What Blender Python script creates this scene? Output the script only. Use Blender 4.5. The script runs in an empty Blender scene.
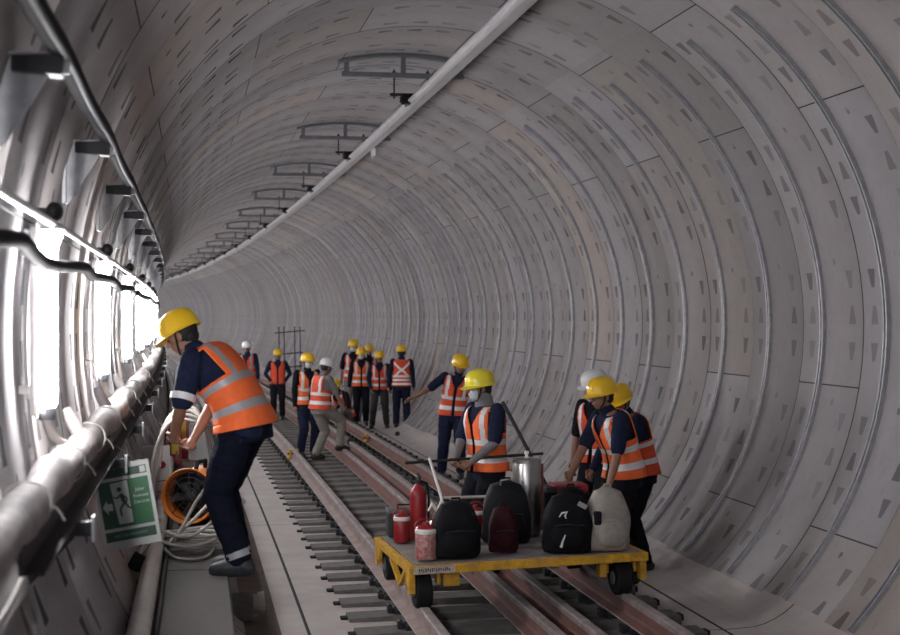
import bpy, bmesh, math, random
from math import sin, cos, pi, radians as R_, degrees
from mathutils import Vector as V, Matrix as M4, noise, Quaternion
random.seed(7)
SC = bpy.context.scene
COL = SC.collection
# ------------------------------------------------------------------ tunnel frame
TH = math.atan(237.8/1500); RC = 921.8; HC = 2.3      # camera yaw, curve radius, eye height
XC = 2.2; ZC = 2.217; R = 2.94; SP = 1.166; S0 = 10.674   # tunnel axis, inner radius, ring pitch
def W(s, X, z):
    a = s/RC
    return V((-RC+(RC+X)*cos(a), (RC+X)*sin(a), z))
def wallX(z, side=-1, r=R):
    return XC+side*math.sqrt(max(r*r-(z-ZC)**2, 0))
# ------------------------------------------------------------------ materials
MATS = {}
def mat(name, col, rough=.7, metal=0., noise_amt=0., scale=20., emit=0., bump=0., col2=None, alpha=1., spec=None, coat=0.):
    if name in MATS: return MATS[name]
    m = bpy.data.materials.new(name); m.use_nodes = True
    nt = m.node_tree; b = nt.nodes['Principled BSDF']
    b.inputs['Base Color'].default_value = (*col, 1); b.inputs['Roughness'].default_value = rough
    b.inputs['Metallic'].default_value = metal
    if spec is not None: b.inputs['Specular IOR Level'].default_value = spec
    if coat: b.inputs['Coat Weight'].default_value = coat
    if emit:
        b.inputs['Emission Color'].default_value = (*col, 1); b.inputs['Emission Strength'].default_value = emit
    if alpha < 1: b.inputs['Alpha'].default_value = alpha
    if noise_amt or bump:
        tc = nt.nodes.new('ShaderNodeTexCoord'); n = nt.nodes.new('ShaderNodeTexNoise')
        n.inputs['Scale'].default_value = scale; n.inputs['Detail'].default_value = 5; n.inputs['Roughness'].default_value = .65
        nt.links.new(tc.outputs['Object'], n.inputs['Vector'])
        if noise_amt:
            r = nt.nodes.new('ShaderNodeValToRGB'); c2 = col2 or tuple(c*(1-noise_amt) for c in col)
            r.color_ramp.elements[0].position = .35; r.color_ramp.elements[0].color = (*c2, 1)
            r.color_ramp.elements[1].position = .65; r.color_ramp.elements[1].color = (*col, 1)
            nt.links.new(n.outputs['Fac'], r.inputs['Fac']); nt.links.new(r.outputs['Color'], b.inputs['Base Color'])
        if bump:
            bp = nt.nodes.new('ShaderNodeBump'); bp.inputs['Strength'].default_value = bump; bp.inputs['Distance'].default_value = .02
            nt.links.new(n.outputs['Fac'], bp.inputs['Height']); nt.links.new(bp.outputs['Normal'], b.inputs['Normal'])
    MATS[name] = m
    return m
def lining_material(name='precast_concrete_lining', pk0=.20, pk1=.36):
    m = bpy.data.materials.new(name); m.use_nodes = True
    nt = m.node_tree; N = nt.nodes; L = nt.links; b = N['Principled BSDF']; b.inputs['Roughness'].default_value = .92
    b.inputs['Specular IOR Level'].default_value = .12
    def math_(op, a, c=None, d=None):
        n = N.new('ShaderNodeMath'); n.operation = op
        for i, v in enumerate((a, c, d)):
            if v is None: continue
            if isinstance(v, (int, float)): n.inputs[i].default_value = v
            else: L.new(v, n.inputs[i])
        return n.outputs[0]
    uv = N.new('ShaderNodeUVMap'); uv.uv_map = 'ring'
    sx = N.new('ShaderNodeSeparateXYZ'); L.new(uv.outputs[0], sx.inputs[0])
    u, v = sx.outputs[0], sx.outputs[1]
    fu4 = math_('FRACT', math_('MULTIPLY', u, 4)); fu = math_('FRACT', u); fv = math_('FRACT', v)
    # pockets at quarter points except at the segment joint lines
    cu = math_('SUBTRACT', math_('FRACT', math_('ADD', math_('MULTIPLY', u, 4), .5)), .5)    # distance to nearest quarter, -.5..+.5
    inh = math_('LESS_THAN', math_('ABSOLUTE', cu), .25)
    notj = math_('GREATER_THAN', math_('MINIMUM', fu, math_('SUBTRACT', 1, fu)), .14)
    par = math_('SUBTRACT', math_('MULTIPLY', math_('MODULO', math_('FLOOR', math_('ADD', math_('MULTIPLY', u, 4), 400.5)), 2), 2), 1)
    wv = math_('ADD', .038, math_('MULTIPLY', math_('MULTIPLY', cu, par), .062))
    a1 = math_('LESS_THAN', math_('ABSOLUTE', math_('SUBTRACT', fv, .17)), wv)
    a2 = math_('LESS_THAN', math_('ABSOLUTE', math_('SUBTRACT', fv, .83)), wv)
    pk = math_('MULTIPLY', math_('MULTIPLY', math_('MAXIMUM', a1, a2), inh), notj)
    # small grout / lifting holes mid segment
    hu = math_('SUBTRACT', math_('FRACT', math_('ADD', math_('MULTIPLY', u, 1), .62)), .5)
    hole = math_('LESS_THAN', math_('ADD', math_('POWER', math_('MULTIPLY', hu, 1.0), 2), math_('POWER', math_('MULTIPLY', math_('SUBTRACT', fv, .38), 1.1), 2)), .0006)
    pk = math_('MAXIMUM', pk, hole)
    geo = N.new('ShaderNodeNewGeometry')
    n1 = N.new('ShaderNodeTexNoise'); n1.inputs['Scale'].default_value = 1.3; n1.inputs['Detail'].default_value = 7; n1.inputs['Roughness'].default_value = .65
    L.new(geo.outputs['Position'], n1.inputs['Vector'])
    n2 = N.new('ShaderNodeTexNoise'); n2.inputs['Scale'].default_value = 9; n2.inputs['Detail'].default_value = 6; n2.inputs['Roughness'].default_value = .7
    L.new(geo.outputs['Position'], n2.inputs['Vector'])
    wn = N.new('ShaderNodeTexWhiteNoise'); wn.noise_dimensions = '2D'
    cb = N.new('ShaderNodeCombineXYZ'); L.new(math_('FLOOR', math_('ADD', math_('MULTIPLY', u, 4), .5)), cb.inputs[0]); L.new(math_('FLOOR', math_('MULTIPLY', v, 2)), cb.inputs[1])
    L.new(cb.outputs[0], wn.inputs['Vector'])
    at = N.new('ShaderNodeAttribute'); at.attribute_name = 'tint'
    val = math_('ADD', .80, math_('MULTIPLY', n1.outputs['Fac'], .27))
    val = math_('ADD', val, math_('MULTIPLY', math_('SUBTRACT', n2.outputs['Fac'], .5), .22))
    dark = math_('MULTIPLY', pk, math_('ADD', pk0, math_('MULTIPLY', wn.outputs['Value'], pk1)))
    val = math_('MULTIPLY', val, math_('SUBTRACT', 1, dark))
    # streaky stains running across the ring
    st = N.new('ShaderNodeTexNoise'); st.inputs['Scale'].default_value = 3; st.inputs['Detail'].default_value = 6
    mp = N.new('ShaderNodeMapping'); mp.inputs['Scale'].default_value = (2.2, 9, 1); L.new(uv.outputs[0], mp.inputs[0]); L.new(mp.outputs[0], st.inputs['Vector'])
    ss = math_('MULTIPLY', math_('GREATER_THAN', st.outputs['Fac'], .66), .12)
    val = math_('SUBTRACT', val, ss)
    mx = N.new('ShaderNodeVectorMath'); mx.operation = 'SCALE'; L.new(at.outputs['Color'], mx.inputs[0]); L.new(val, mx.inputs['Scale'])
    L.new(mx.outputs[0], b.inputs['Base Color'])
    bp = N.new('ShaderNodeBump'); bp.inputs['Strength'].default_value = .18; bp.inputs['Distance'].default_value = .012
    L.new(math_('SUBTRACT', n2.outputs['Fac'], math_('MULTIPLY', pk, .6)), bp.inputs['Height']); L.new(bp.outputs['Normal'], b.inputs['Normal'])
    return m
def floor_material(name, col, joint=5.0, amt=.25):
    m = bpy.data.materials.new(name); m.use_nodes = True
    nt = m.node_tree; N = nt.nodes; L = nt.links; b = N['Principled BSDF']; b.inputs['Roughness'].default_value = .8; b.inputs['Specular IOR Level'].default_value = .3
    geo = N.new('ShaderNodeNewGeometry')
    n1 = N.new('ShaderNodeTexNoise'); n1.inputs['Scale'].default_value = 1.7; n1.inputs['Detail'].default_value = 9; n1.inputs['Roughness'].default_value = .7
    L.new(geo.outputs['Position'], n1.inputs['Vector'])
    r = N.new('ShaderNodeValToRGB'); r.color_ramp.elements[0].position = .32; r.color_ramp.elements[1].position = .68
    r.color_ramp.elements[0].color = (*[c*(1-amt) for c in col], 1); r.color_ramp.elements[1].color = (*col, 1)
    L.new(n1.outputs['Fac'], r.inputs['Fac'])
    uv = N.new('ShaderNodeUVMap'); uv.uv_map = 'run'; sx = N.new('ShaderNodeSeparateXYZ'); L.new(uv.outputs[0], sx.inputs[0])
    d = N.new('ShaderNodeMath'); d.operation = 'DIVIDE'; L.new(sx.outputs[1], d.inputs[0]); d.inputs[1].default_value = joint
    f = N.new('ShaderNodeMath'); f.operation = 'FRACT'; L.new(d.outputs[0], f.inputs[0])
    g = N.new('ShaderNodeMath'); g.operation = 'LESS_THAN'; L.new(f.outputs[0], g.inputs[0]); g.inputs[1].default_value = .02/joint
    mx = N.new('ShaderNodeMix'); mx.data_type = 'RGBA'; L.new(g.outputs[0], mx.inputs['Factor']); L.new(r.outputs['Color'], mx.inputs['A']); mx.inputs['B'].default_value = (.06, .05, .05, 1)
    L.new(mx.outputs['Result'], b.inputs['Base Color'])
    n2 = N.new('ShaderNodeTexNoise'); n2.inputs['Scale'].default_value = 25; n2.inputs['Detail'].default_value = 5; L.new(geo.outputs['Position'], n2.inputs['Vector'])
    bp = N.new('ShaderNodeBump'); bp.inputs['Strength'].default_value = .3; bp.inputs['Distance'].default_value = .01; L.new(n2.outputs['Fac'], bp.inputs['Height']); L.new(bp.outputs['Normal'], b.inputs['Normal'])
    return m
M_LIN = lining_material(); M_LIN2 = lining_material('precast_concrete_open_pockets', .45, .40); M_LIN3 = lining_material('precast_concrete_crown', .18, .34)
M_SLAB = floor_material('slab_concrete', (.52, .475, .46), 6.1)
M_GUT = floor_material('gutter_dirt', (.22, .17, .145), 50, .45)
M_BENCH = floor_material('walkway_concrete', (.66, .60, .575), 50, .2)
dark = mat('joint_dark', (.035, .033, .033), .9)
galv = mat('galvanised', (.46, .465, .49), .5, .5, .25, 15)
galv_d = mat('galvanised_dull', (.19, .195, .215), .65, .25, .2, 12)
alu = mat('aluminium', (.80, .80, .82), .38, .6, .12, 3)
blk = mat('black_rubber', (.012, .012, .014), .8, spec=.2)
steelblk = mat('black_steel', (.03, .03, .035), .5, .3, .3, 20)
rail_head = mat('rail_head', (.36, .31, .305), .7, .0, .35, 6, col2=(.20, .16, .16))
rail_web = mat('rail_rust', (.24, .105, .085), .8, 0, .5, 5, col2=(.16, .085, .075))
rail_foot = mat('rail_foot_dust', (.46, .41, .40), .8, 0, .25, 8)
rail_webd = mat('rail_dusty_web', (.34, .27, .26), .8, 0, .3, 5, col2=(.25, .17, .16))
slp = mat('sleeper_concrete', (.15, .142, .135), .85, 0, .3, 12, bump=.2)
yel = mat('cart_yellow', (.72, .40, .015), .5, 0, .35, 14, col2=(.40, .21, .03))
deckm = mat('deck_sheet', (.30, .27, .27), .6, .2, .4, 6)
whitep = mat('white_plastic', (.75, .74, .72), .45)
wrap = mat('plastic_wrap', (.44, .405, .40), .7, 0, .3, 9, bump=.6, col2=(.30, .27, .265), spec=.25)
pvc = mat('pvc_pipe', (.50, .47, .44), .6, 0, .2, 6)
redp = mat('red_plastic', (.27, .012, .017), .4)
redpat = mat('red_patterned', (.42, .33, .31), .45, 0, .9, 38, col2=(.30, .015, .02))
steel = mat('brushed_steel', (.45, .43, .43), .28, .95, .15, 4)
skin = mat('skin', (.30, .155, .10), .55, 0, .15, 30)
navy = mat('navy_cloth', (.016, .022, .055), .9, 0, .3, 25, spec=.15)
black_cl = mat('black_cloth', (.012, .013, .020), .9, 0, .3, 25, spec=.15)
grey_cl = mat('grey_cloth', (.20, .20, .215), .9, 0, .2, 20)
charcoal_cl = mat('charcoal_cloth', (.045, .042, .045), .9, 0, .25, 25)
khaki = mat('khaki_cloth', (.26, .235, .205), .9, 0, .2, 20)
orange = mat('vest_orange', (.95, .165, .035), .75, 0, .12, 12)
orange_d = mat('vest_red_orange', (.80, .09, .03), .75, 0, .12, 12)
silver = mat('reflective_tape', (.72, .72, .74), .45, .15)
silver_d = mat('reflective_tape_grey', (.36, .36, .38), .5, .15)
helm_y = mat('helmet_yellow', (.90, .56, .015), .3, coat=.3)
helm_l = mat('helmet_lemon', (.85, .72, .04), .3, coat=.3)
helm_w = mat('helmet_white', (.80, .80, .82), .3, coat=.3)
shoe = mat('shoe_grey', (.035, .038, .045), .6, 0, .3, 20)
boot = mat('boot_black', (.02, .018, .018), .5)
maskm = mat('face_mask', (.60, .65, .68), .8)
hairm = mat('hair_black', (.010, .009, .009), .7)
eyem = mat('eye_dark', (.02, .015, .012), .3)
LAMP = mat('lamp_diffuser', (1., .985, 1.), .4, emit=1.)
# ------------------------------------------------------------------ mesh builder
class MB:
    def __init__(s): s.v = []; s.f = []; s.mi = []; s.T = M4.Identity(4); s.m = 0
    def add(s, vs, fs, m=None):
        o = len(s.v); s.v += [s.T @ V(v) for v in vs]
        s.f += [tuple(o+i for i in f) for f in fs]; s.mi += [s.m if m is None else m]*len(fs)
        return s
    def box(s, c, d, m=None, bev=0., rot=None, taper=1.):
        bm = bmesh.new(); bmesh.ops.create_cube(bm, size=1)
        for v in bm.verts:
            k = taper if v.co.z > 0 else 1.
            v.co = V((v.co.x*d[0]*k, v.co.y*d[1]*k, v.co.z*d[2]))
        if bev: bmesh.ops.bevel(bm, geom=bm.edges[:], offset=bev, segments=2, affect='EDGES', profile=.6)
        Tr = M4.Translation(V(c)) @ (rot.to_4x4() if rot else M4.Identity(4))
        bm.verts.ensure_lookup_table()
        vs = [Tr @ v.co for v in bm.verts]; fs = [[v.index for v in f.verts] for f in bm.faces]; bm.free()
        return s.add(vs, fs, m)
    def bar(s, a, b, w, h=None, m=None, bev=0.):
        a = V(a); b = V(b); d = b-a; q = d.to_track_quat('Y', 'Z')
        return s.box((a+b)/2, (w, d.length, h or w), m, bev, q.to_matrix())
    def tube(s, pts, rad, n=10, m=None, ell=None, caps=True, closed=False):
        pts = [V(p) for p in pts]; k = len(pts)
        rs = rad if isinstance(rad, (list, tuple)) else [rad]*k
        vs = []; fs = []; up = None
        for i, p in enumerate(pts):
            if closed: t = (pts[(i+1) % k]-pts[i-1]).normalized()
            else: t = (pts[min(i+1, k-1)]-pts[max(i-1, 0)]).normalized()
            if up is None:
                up = V((0, 0, 1)) if abs(t.z) < .9 else V((0, 1, 0))
            up = (up-t*up.dot(t)).normalized(); side = t.cross(up)
            for j in range(n):
                a = 2*pi*j/n; r = rs[i]
                ra, rb = (r, r) if not isinstance(r, (tuple, list)) else r
                vs.append(p+side*cos(a)*ra+up*sin(a)*rb)
        for i in range(k-1 if not closed else k):
            for j in range(n):
                a = i*n+j; b = i*n+(j+1) % n; c = ((i+1) % k)*n+(j+1) % n; d = ((i+1) % k)*n+j
                fs.append((a, b, c, d))
        if caps and not closed:
            fs.append(tuple(range(n-1, -1, -1))); fs.append(tuple((k-1)*n+j for j in range(n)))
        return s.add(vs, fs, m)
    def lathe(s, prof, n=24, m=None, c=(0, 0, 0), axis=None):
        vs = []; fs = []; c = V(c)
        q = V(axis).normalized().to_track_quat('Z', 'Y') if axis else Quaternion()
        for (r, z) in prof:
            for j in range(n):
                a = 2*pi*j/n; vs.append(c+q @ V((r*cos(a), r*sin(a), z)))
        for i in range(len(prof)-1):
            for j in range(n):
                fs.append((i*n+j, i*n+(j+1) % n, (i+1)*n+(j+1) % n, (i+1)*n+j))
        if prof[0][0] > 1e-5: fs.append(tuple(range(n-1, -1, -1)))
        if prof[-1][0] > 1e-5: fs.append(tuple((len(prof)-1)*n+j for j in range(n)))
        return s.add(vs, fs, m)
    def loft(s, secs, m=None, caps=True):
        n = len(secs[0]); vs = [p for q in secs for p in q]; fs = []
        for i in range(len(secs)-1):
            for j in range(n): fs.append((i*n+j, i*n+(j+1) % n, (i+1)*n+(j+1) % n, (i+1)*n+j))
        if caps: fs.append(tuple(range(n-1, -1, -1))); fs.append(tuple((len(secs)-1)*n+j for j in range(n)))
        return s.add(vs, fs, m)
    def ball(s, c, r, n=12, m=None, rot=None):
        rx, ry, rz = (r, r, r) if isinstance(r, (int, float)) else r
        vs = []; fs = []; c = V(c); k = max(6, n//2+2)
        for i in range(k+1):
            t = pi*i/k-pi/2
            for j in range(n):
                a = 2*pi*j/n; p = V((rx*cos(t)*cos(a), ry*cos(t)*sin(a), rz*sin(t)))
                if i in (0, k): p = V((0, 0, rz*(1 if i else -1)))*1.0 + V((cos(a), sin(a), 0))*1e-4
                vs.append(c+(rot @ p if rot else p))
        for i in range(k):
            for j in range(n): fs.append((i*n+j, i*n+(j+1) % n, (i+1)*n+(j+1) % n, (i+1)*n+j))
        fs.append(tuple(range(n-1, -1, -1))); fs.append(tuple(k*n+j for j in range(n)))
        return s.add(vs, fs, m)
    def mesh(s, name):
        me = bpy.data.meshes.new(name); me.from_pydata([tuple(v) for v in s.v], [], s.f); me.update()
        for p, i in zip(me.polygons, s.mi): p.material_index = i
        return me
    def build(s, name, mats, parent=None, smooth=None, origin=None):
        me = s.mesh(name)
        if origin is not None: me.transform(M4.Translation(-V(origin)))
        for m in (mats if isinstance(mats, (list, tuple)) else [mats]): me.materials.append(m)
        o = bpy.data.objects.new(name, me); COL.objects.link(o)
        if origin is not None: o.location = origin
        if parent: o.parent = parent
        if smooth is not None: shade(me, smooth)
        return o
def shade(me, ang=40):
    bm = bmesh.new(); bm.from_mesh(me)
    bmesh.ops.recalc_face_normals(bm, faces=bm.faces[:])
    for f in bm.faces: f.smooth = True
    for e in bm.edges: e.smooth = not (len(e.link_faces) == 2 and e.calc_face_angle(0) > R_(ang))
    bm.to_mesh(me); bm.free()
def tag(o, label, cat, group=None):
    o['label'] = label; o['category'] = cat
    if group: o['group'] = group
    return o
def struct(o): o['kind'] = 'structure'; return o
def root(name, s, X, z, rz=0.):
    o = bpy.data.objects.new(name, None); COL.objects.link(o)
    o.location = W(s, X, z); o.rotation_euler = (0, 0, s/RC+R_(rz)); o.empty_display_size = .1
    return o
def copy_tree(o, parent=None):
    c = o.copy(); COL.objects.link(c); c.parent = parent
    for ch in o.children: copy_tree(ch, c)
    return c
def frange(a, b, st):
    n = max(1, int(math.ceil((b-a)/st))); return [a+(b-a)*i/n for i in range(n+1)]
def sweep_s(mb, prof, s0, s1, step=1.0, mi=None, off=None):
    """closed (X,z) profile run along the tunnel"""
    n = len(prof); vs = []; fs = []; ms = []; st = frange(s0, s1, step)
    for s in st:
        dx, dz = off(s) if off else (0, 0)
        vs += [W(s, x+dx, z+dz) for x, z in prof]
    o = len(mb.v); mb.v += vs
    for i in range(len(st)-1):
        for j in range(n):
            mb.f.append(tuple(o+k for k in (i*n+j, i*n+(j+1) % n, (i+1)*n+(j+1) % n, (i+1)*n+j))); mb.mi.append(mi[j] if mi else mb.m)
    mb.f.append(tuple(o+j for j in range(n-1, -1, -1))); mb.f.append(tuple(o+(len(st)-1)*n+j for j in range(n))); mb.mi += [mi[0] if mi else mb.m]*2
    return mb
def smooth_noise(x, seed): return noise.noise(V((x, seed*7.3, seed*1.7)))
# ------------------------------------------------------------------ lining
S_END = 150.
def lining(name, a0, a1):
    """rings of precast segments; angle in degrees from the right springline, ccw seen from the camera"""
    v = []; f = []; mi = []; uvs = []; cols = []
    k0 = int((-7-S0)/SP); k1 = int((S_END-S0)/SP)
    for k in range(k0, k1):
        rnd = random.Random(k*13+5)
        sa = S0+(k-.63)*SP; sb = sa+SP; odd = k % 2
        J = [-9.5-45, -9.5, 58, 103, 149, 194, 216.5] if odd else [-32-22.5, -32, 35.5, 80.5, 126, 171, 193.5]
        j0 = -9.5 if odd else -32
        dr = rnd.uniform(-.004, .004)
        cuts = sorted([a for a in frange(a0, a1, 2.5)]+[j+e for j in J for e in (-.11, .11) if a0 < j+e < a1])
        ringt = rnd.uniform(.83, 1.13)
        tints = {}
        g = .005
        stations = [(sa, .012, 0.), (sa+g, 0., .008), (sb-g, 0., .992), (sb, .012, 1.)]
        nn = len(cuts); o = len(v)
        for (s, d, fv) in stations:
            for a in cuts:
                r = R+d+dr; v.append(W(s, XC+r*cos(R_(a)), ZC+r*sin(R_(a))))
        for i in range(3):
            for j in range(nn-1):
                am = (cuts[j]+cuts[j+1])/2
                isj = any(abs(am-q) < .115 for q in J)
                seg = sum(1 for q in J if am > q)
                if seg not in tints:
                    t = ringt*rnd.uniform(.93, 1.07); w = rnd.uniform(-.015, .02) + (.04 if rnd.random() < .1 else 0)
                    tints[seg] = (.395*t*(1+w), .373*t, .378*t*(1-w*1.6), 1)
                f.append((o+i*nn+j, o+i*nn+j+1, o+(i+1)*nn+j+1, o+(i+1)*nn+j))
                mi.append(1 if isj else (2 if i != 1 else 0))
                cols.append(tints[seg])
                for (ii, jj) in ((i, j), (i, j+1), (i+1, j+1), (i+1, j)):
                    uvs.append(((cuts[jj]-j0)/22.5, k+200+stations[ii][2]))
    me = bpy.data.meshes.new(name); me.from_pydata([tuple(x) for x in v], [], f); me.update()
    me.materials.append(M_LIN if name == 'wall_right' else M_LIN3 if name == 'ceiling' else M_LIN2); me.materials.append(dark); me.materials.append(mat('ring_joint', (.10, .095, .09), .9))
    me.uv_layers.new(name='ring'); me.color_attributes.new('tint', 'FLOAT_COLOR', 'CORNER'); ul = me.uv_layers['ring']; ca = me.color_attributes['tint']
    flat = [c for u in uvs for c in u]; ul.data.foreach_set('uv', flat)
    cc = [];
    for c in cols: cc += list(c)*4
    ca.data.foreach_set('color', cc)
    me.polygons.foreach_set('material_index', mi)
    me.polygons.foreach_set('use_smooth', [m == 0 for m in mi])
    o = bpy.data.objects.new(name, me); COL.objects.link(o); return struct(o)
lining('wall_right', -52, 60); lining('ceiling', 60, 126); lining('wall_left', 126, 230)
# ------------------------------------------------------------------ floor, gutter, walkway
def floor_strip(name, prof, mats, s0=-7, s1=S_END, step=1.5):
    """open (X,z,material) polyline along the tunnel with a run uv"""
    st = frange(s0, s1, step); n = len(prof); v = []; f = []; mi = []; uv = []
    for s in st: v += [W(s, p[0], p[1]) for p in prof]
    for i in range(len(st)-1):
        for j in range(n-1):
            f.append((i*n+j, i*n+j+1, (i+1)*n+j+1, (i+1)*n+j)); mi.append(prof[j][2])
            for (ii, jj) in ((i, j), (i, j+1), (i+1, j+1), (i+1, j)): uv.append((prof[jj][0], st[ii]+20))
    me = bpy.data.meshes.new(name); me.from_pydata([tuple(x) for x in v], [], f); me.update()
    for m in mats: me.materials.append(m)
    me.polygons.foreach_set('material_index', mi)
    l = me.uv_layers.new(name='run'); l.data.foreach_set('uv', [c for u in uv for c in u])
    o = bpy.data.objects.new(name, me); COL.objects.link(o); return struct(o)
hp = [(4.0, .012), (4.08, .032), (4.16, .066), (4.24, .112), (4.33, .185)]
floor_strip('floor', [(.10, -.03, 1), (.54, -.03, 1), (.56, .0, 0), (.745, .0, 2), (.75, -.02, 2), (.765, -.02, 2), (.77, 0, 0), (3.75, 0, 2), (3.755, -.02, 2), (3.772, -.02, 2), (3.777, .0, 0)]
            + [(a, b, 0) for a, b in hp], [M_SLAB, M_GUT, dark])
floor_strip('floor.001', [(-.05, -.03, 1), (.10, -.03, 1)], [M_SLAB, M_GUT])
ZB = .80
v = MB()
for a, b in zip([-7, -2.9, .1, 3.1, 6.1, 9.0]+[9.0+3*i for i in range(1, 47)], [-2.92, .08, 3.08, 6.08, 8.985]+[9.0+3*i-.015 for i in range(1, 48)]):
    sweep_s(v, [(-.44, ZB), (-.44, ZB-.16), (-.3, .25), (.08, .02), (.13, ZB-.1), (.138, ZB-.012), (.128, ZB)], a, min(b, S_END), 1.5)
w = v.build('walkway', M_BENCH); struct(w)
# ------------------------------------------------------------------ steel channels on the lining
def ring_sweep(mb, k_s, a0, a1, prof, step=3., r0=R):
    n = len(prof); st = frange(a0, a1, step); vs = []; fs = []
    for a in st:
        for ds, dr in prof:
            r = r0-dr; vs.append(W(k_s+ds, XC+r*cos(R_(a)), ZC+r*sin(R_(a))))
    for i in range(len(st)-1):
        for j in range(n): fs.append((i*n+j, i*n+(j+1) % n, (i+1)*n+(j+1) % n, (i+1)*n+j))
    fs.append(tuple(range(n-1, -1, -1))); fs.append(tuple((len(st)-1)*n+j for j in range(n)))
    return mb.add(vs, fs)
CH = [(-.034, -.002), (-.034, .034), (-.016, .034), (-.016, .012), (.014, .012), (.014, .034), (.034, .034), (.034, -.002)]
ordn = ['nearest the camera', 'second from the camera', 'third from the camera', 'fourth from the camera', 'fifth from the camera', 'sixth from the camera', 'seventh from the camera', 'eighth from the camera']
for k in range(-2, 113):
    s = S0+k*SP; mb = MB(); ring_sweep(mb, s, -44.3, 54.6 if k % 2 == 0 else 53.4, CH, 3 if k < 20 else 5)
    o = mb.build('curved_channel', galv, origin=W(s, XC+R-.02, ZC))
    i = k+1
    if k == -2: lb = 'curved steel channel cutting the top right corner of the picture'
    elif i < len(ordn): lb = 'curved grey steel channel on the right tunnel wall, %s' % ordn[i]
    elif k < 40: lb = 'one of the curved grey steel channels in the middle distance of the right wall'
    else: lb = 'one of the thin curved steel channels far along the right wall'
    tag(o, lb, 'channel', 'curved steel channels on the right wall')
# ------------------------------------------------------------------ track
GL, GR = 1.535, 3.035
def cant(X): return (X-GL)*.035/1.5
RP = [(-.075, 0), (.075, 0), (.075, .012), (.014, .03), (.009, .045), (.009, .118), (.037, .13), (.037, .163), (.028, .172), (-.028, .172), (-.037, .163), (-.037, .13), (-.009, .118), (-.009, .045), (-.014, .03), (-.075, .012)]
RM = [2, 2, 2, 1, 1, 1, 0, 0, 0, 0, 0, 0, 1, 1, 1, 2]
def rail(X, zb, s0, s1, label, webm, name='rail', wob=0, grp=None, headm=None):
    off = (lambda s: (wob*sin(s*.22+X), 0)) if wob else None
    mb = sweep_s(MB(), [(X+a, zb+b) for a, b in RP], s0, s1, 1., RM, off)
    o = mb.build(name, [headm or rail_head, webm, rail_foot], origin=W((s0+s1)/2, X, zb)); return tag(o, label, 'rail', grp)
rail(GL, .078, -6, 150, 'left running rail of the track, dusty pinkish top, under the cart left wheels', rail_webd)
rail(GR, .113, -6, 150, 'right running rail with rust red side, under the cart right wheels', rail_web)
rail(2.32, .052, -6, 52, 'left one of the two loose rails lying between the running rails', rail_web, 'loose_rail', .02)
rail(2.575, .060, -6, 24.6, 'right one of the two loose rails between the running rails, ends near the khaki trousers', rail_web, 'loose_rail', .02)
rail(2.60, .060, 25.6, 60, 'loose rail beyond the rail end, passing behind the workers standing on the track', rail_web, 'loose_rail', .03)
# joint clamps, yellow, on both running rails
for (s, X) in ((23.2, GL), (25.6, GR)):
    r = root('rail_clamp', s, X, .09+cant(X)); tag(r, 'yellow rail clamp on the %s running rail' % ('left' if X < 2 else 'right'), 'clamp')
    m = MB()
    for q in (-1, 1):
        m.box((q*.055, 0, .09), (.035, .16, .14), bev=.006); m.box((q*.08, .0, .02), (.03, .22, .04), bev=.004)
    m.build('clamp_body', yel, r); m = MB(); m.box((0, .05, .0), (.2, .03, .03)); m.lathe([(.014, -.1), (.014, .1)], 8, c=(0, -.04, .09), axis=(1, 0, 0)); m.build('clamp_bolt', steelblk, r)
def make_sleeper():
    r = root('sleeper', 0, 0, 0)
    m = MB(); m.loft([[(x, -.14, -.05), (x, .14, -.05), (x, .13, zt), (x, -.13, zt)] for x, zt in ((-1.2, .050), (-.9, .052), (.9, .052), (1.2, .050))])
    m.build('concrete_body', slp, r)
    for q in (-1, 1):
        m = MB(); m.box((q*.75, 0, .052+.014), (.2, .18, .04), bev=.004); m.build('base_plate', steelblk, r)
        for t in (-1, 1):
            m = MB(); x = q*.75+t*.112
            pts = [(x, -.05, .09), (x+t*.03, -.04, .11), (x+t*.035, .0, .115), (x+t*.02, .045, .105), (x-t*.01, .05, .09), (x-t*.03, .02, .088)]
            m.tube(pts, .011, 6); m.box((x+t*.01, 0, .075), (.05, .07, .035), bev=.004); m.build('rail_clip', steelblk, r)
        m = MB(); m.box((q*1.225, .02, .016), (.055, .10, .045), bev=.004); m.build('end_lug', blk, r)
    return r
proto = None
ss = [6.1+.583*i for i in range(-3, 105)]
for i, s in enumerate(ss):
    if proto is None: o = proto = make_sleeper()
    else: o = copy_tree(proto)
    o.location = W(s, (GL+GR)/2, .006); o.rotation_euler = (0, -math.atan(.035/1.5), s/RC)
    tag(o, 'one of the grey concrete sleepers laid in a row under the rails', 'sleeper', 'concrete sleepers of the track')
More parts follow.
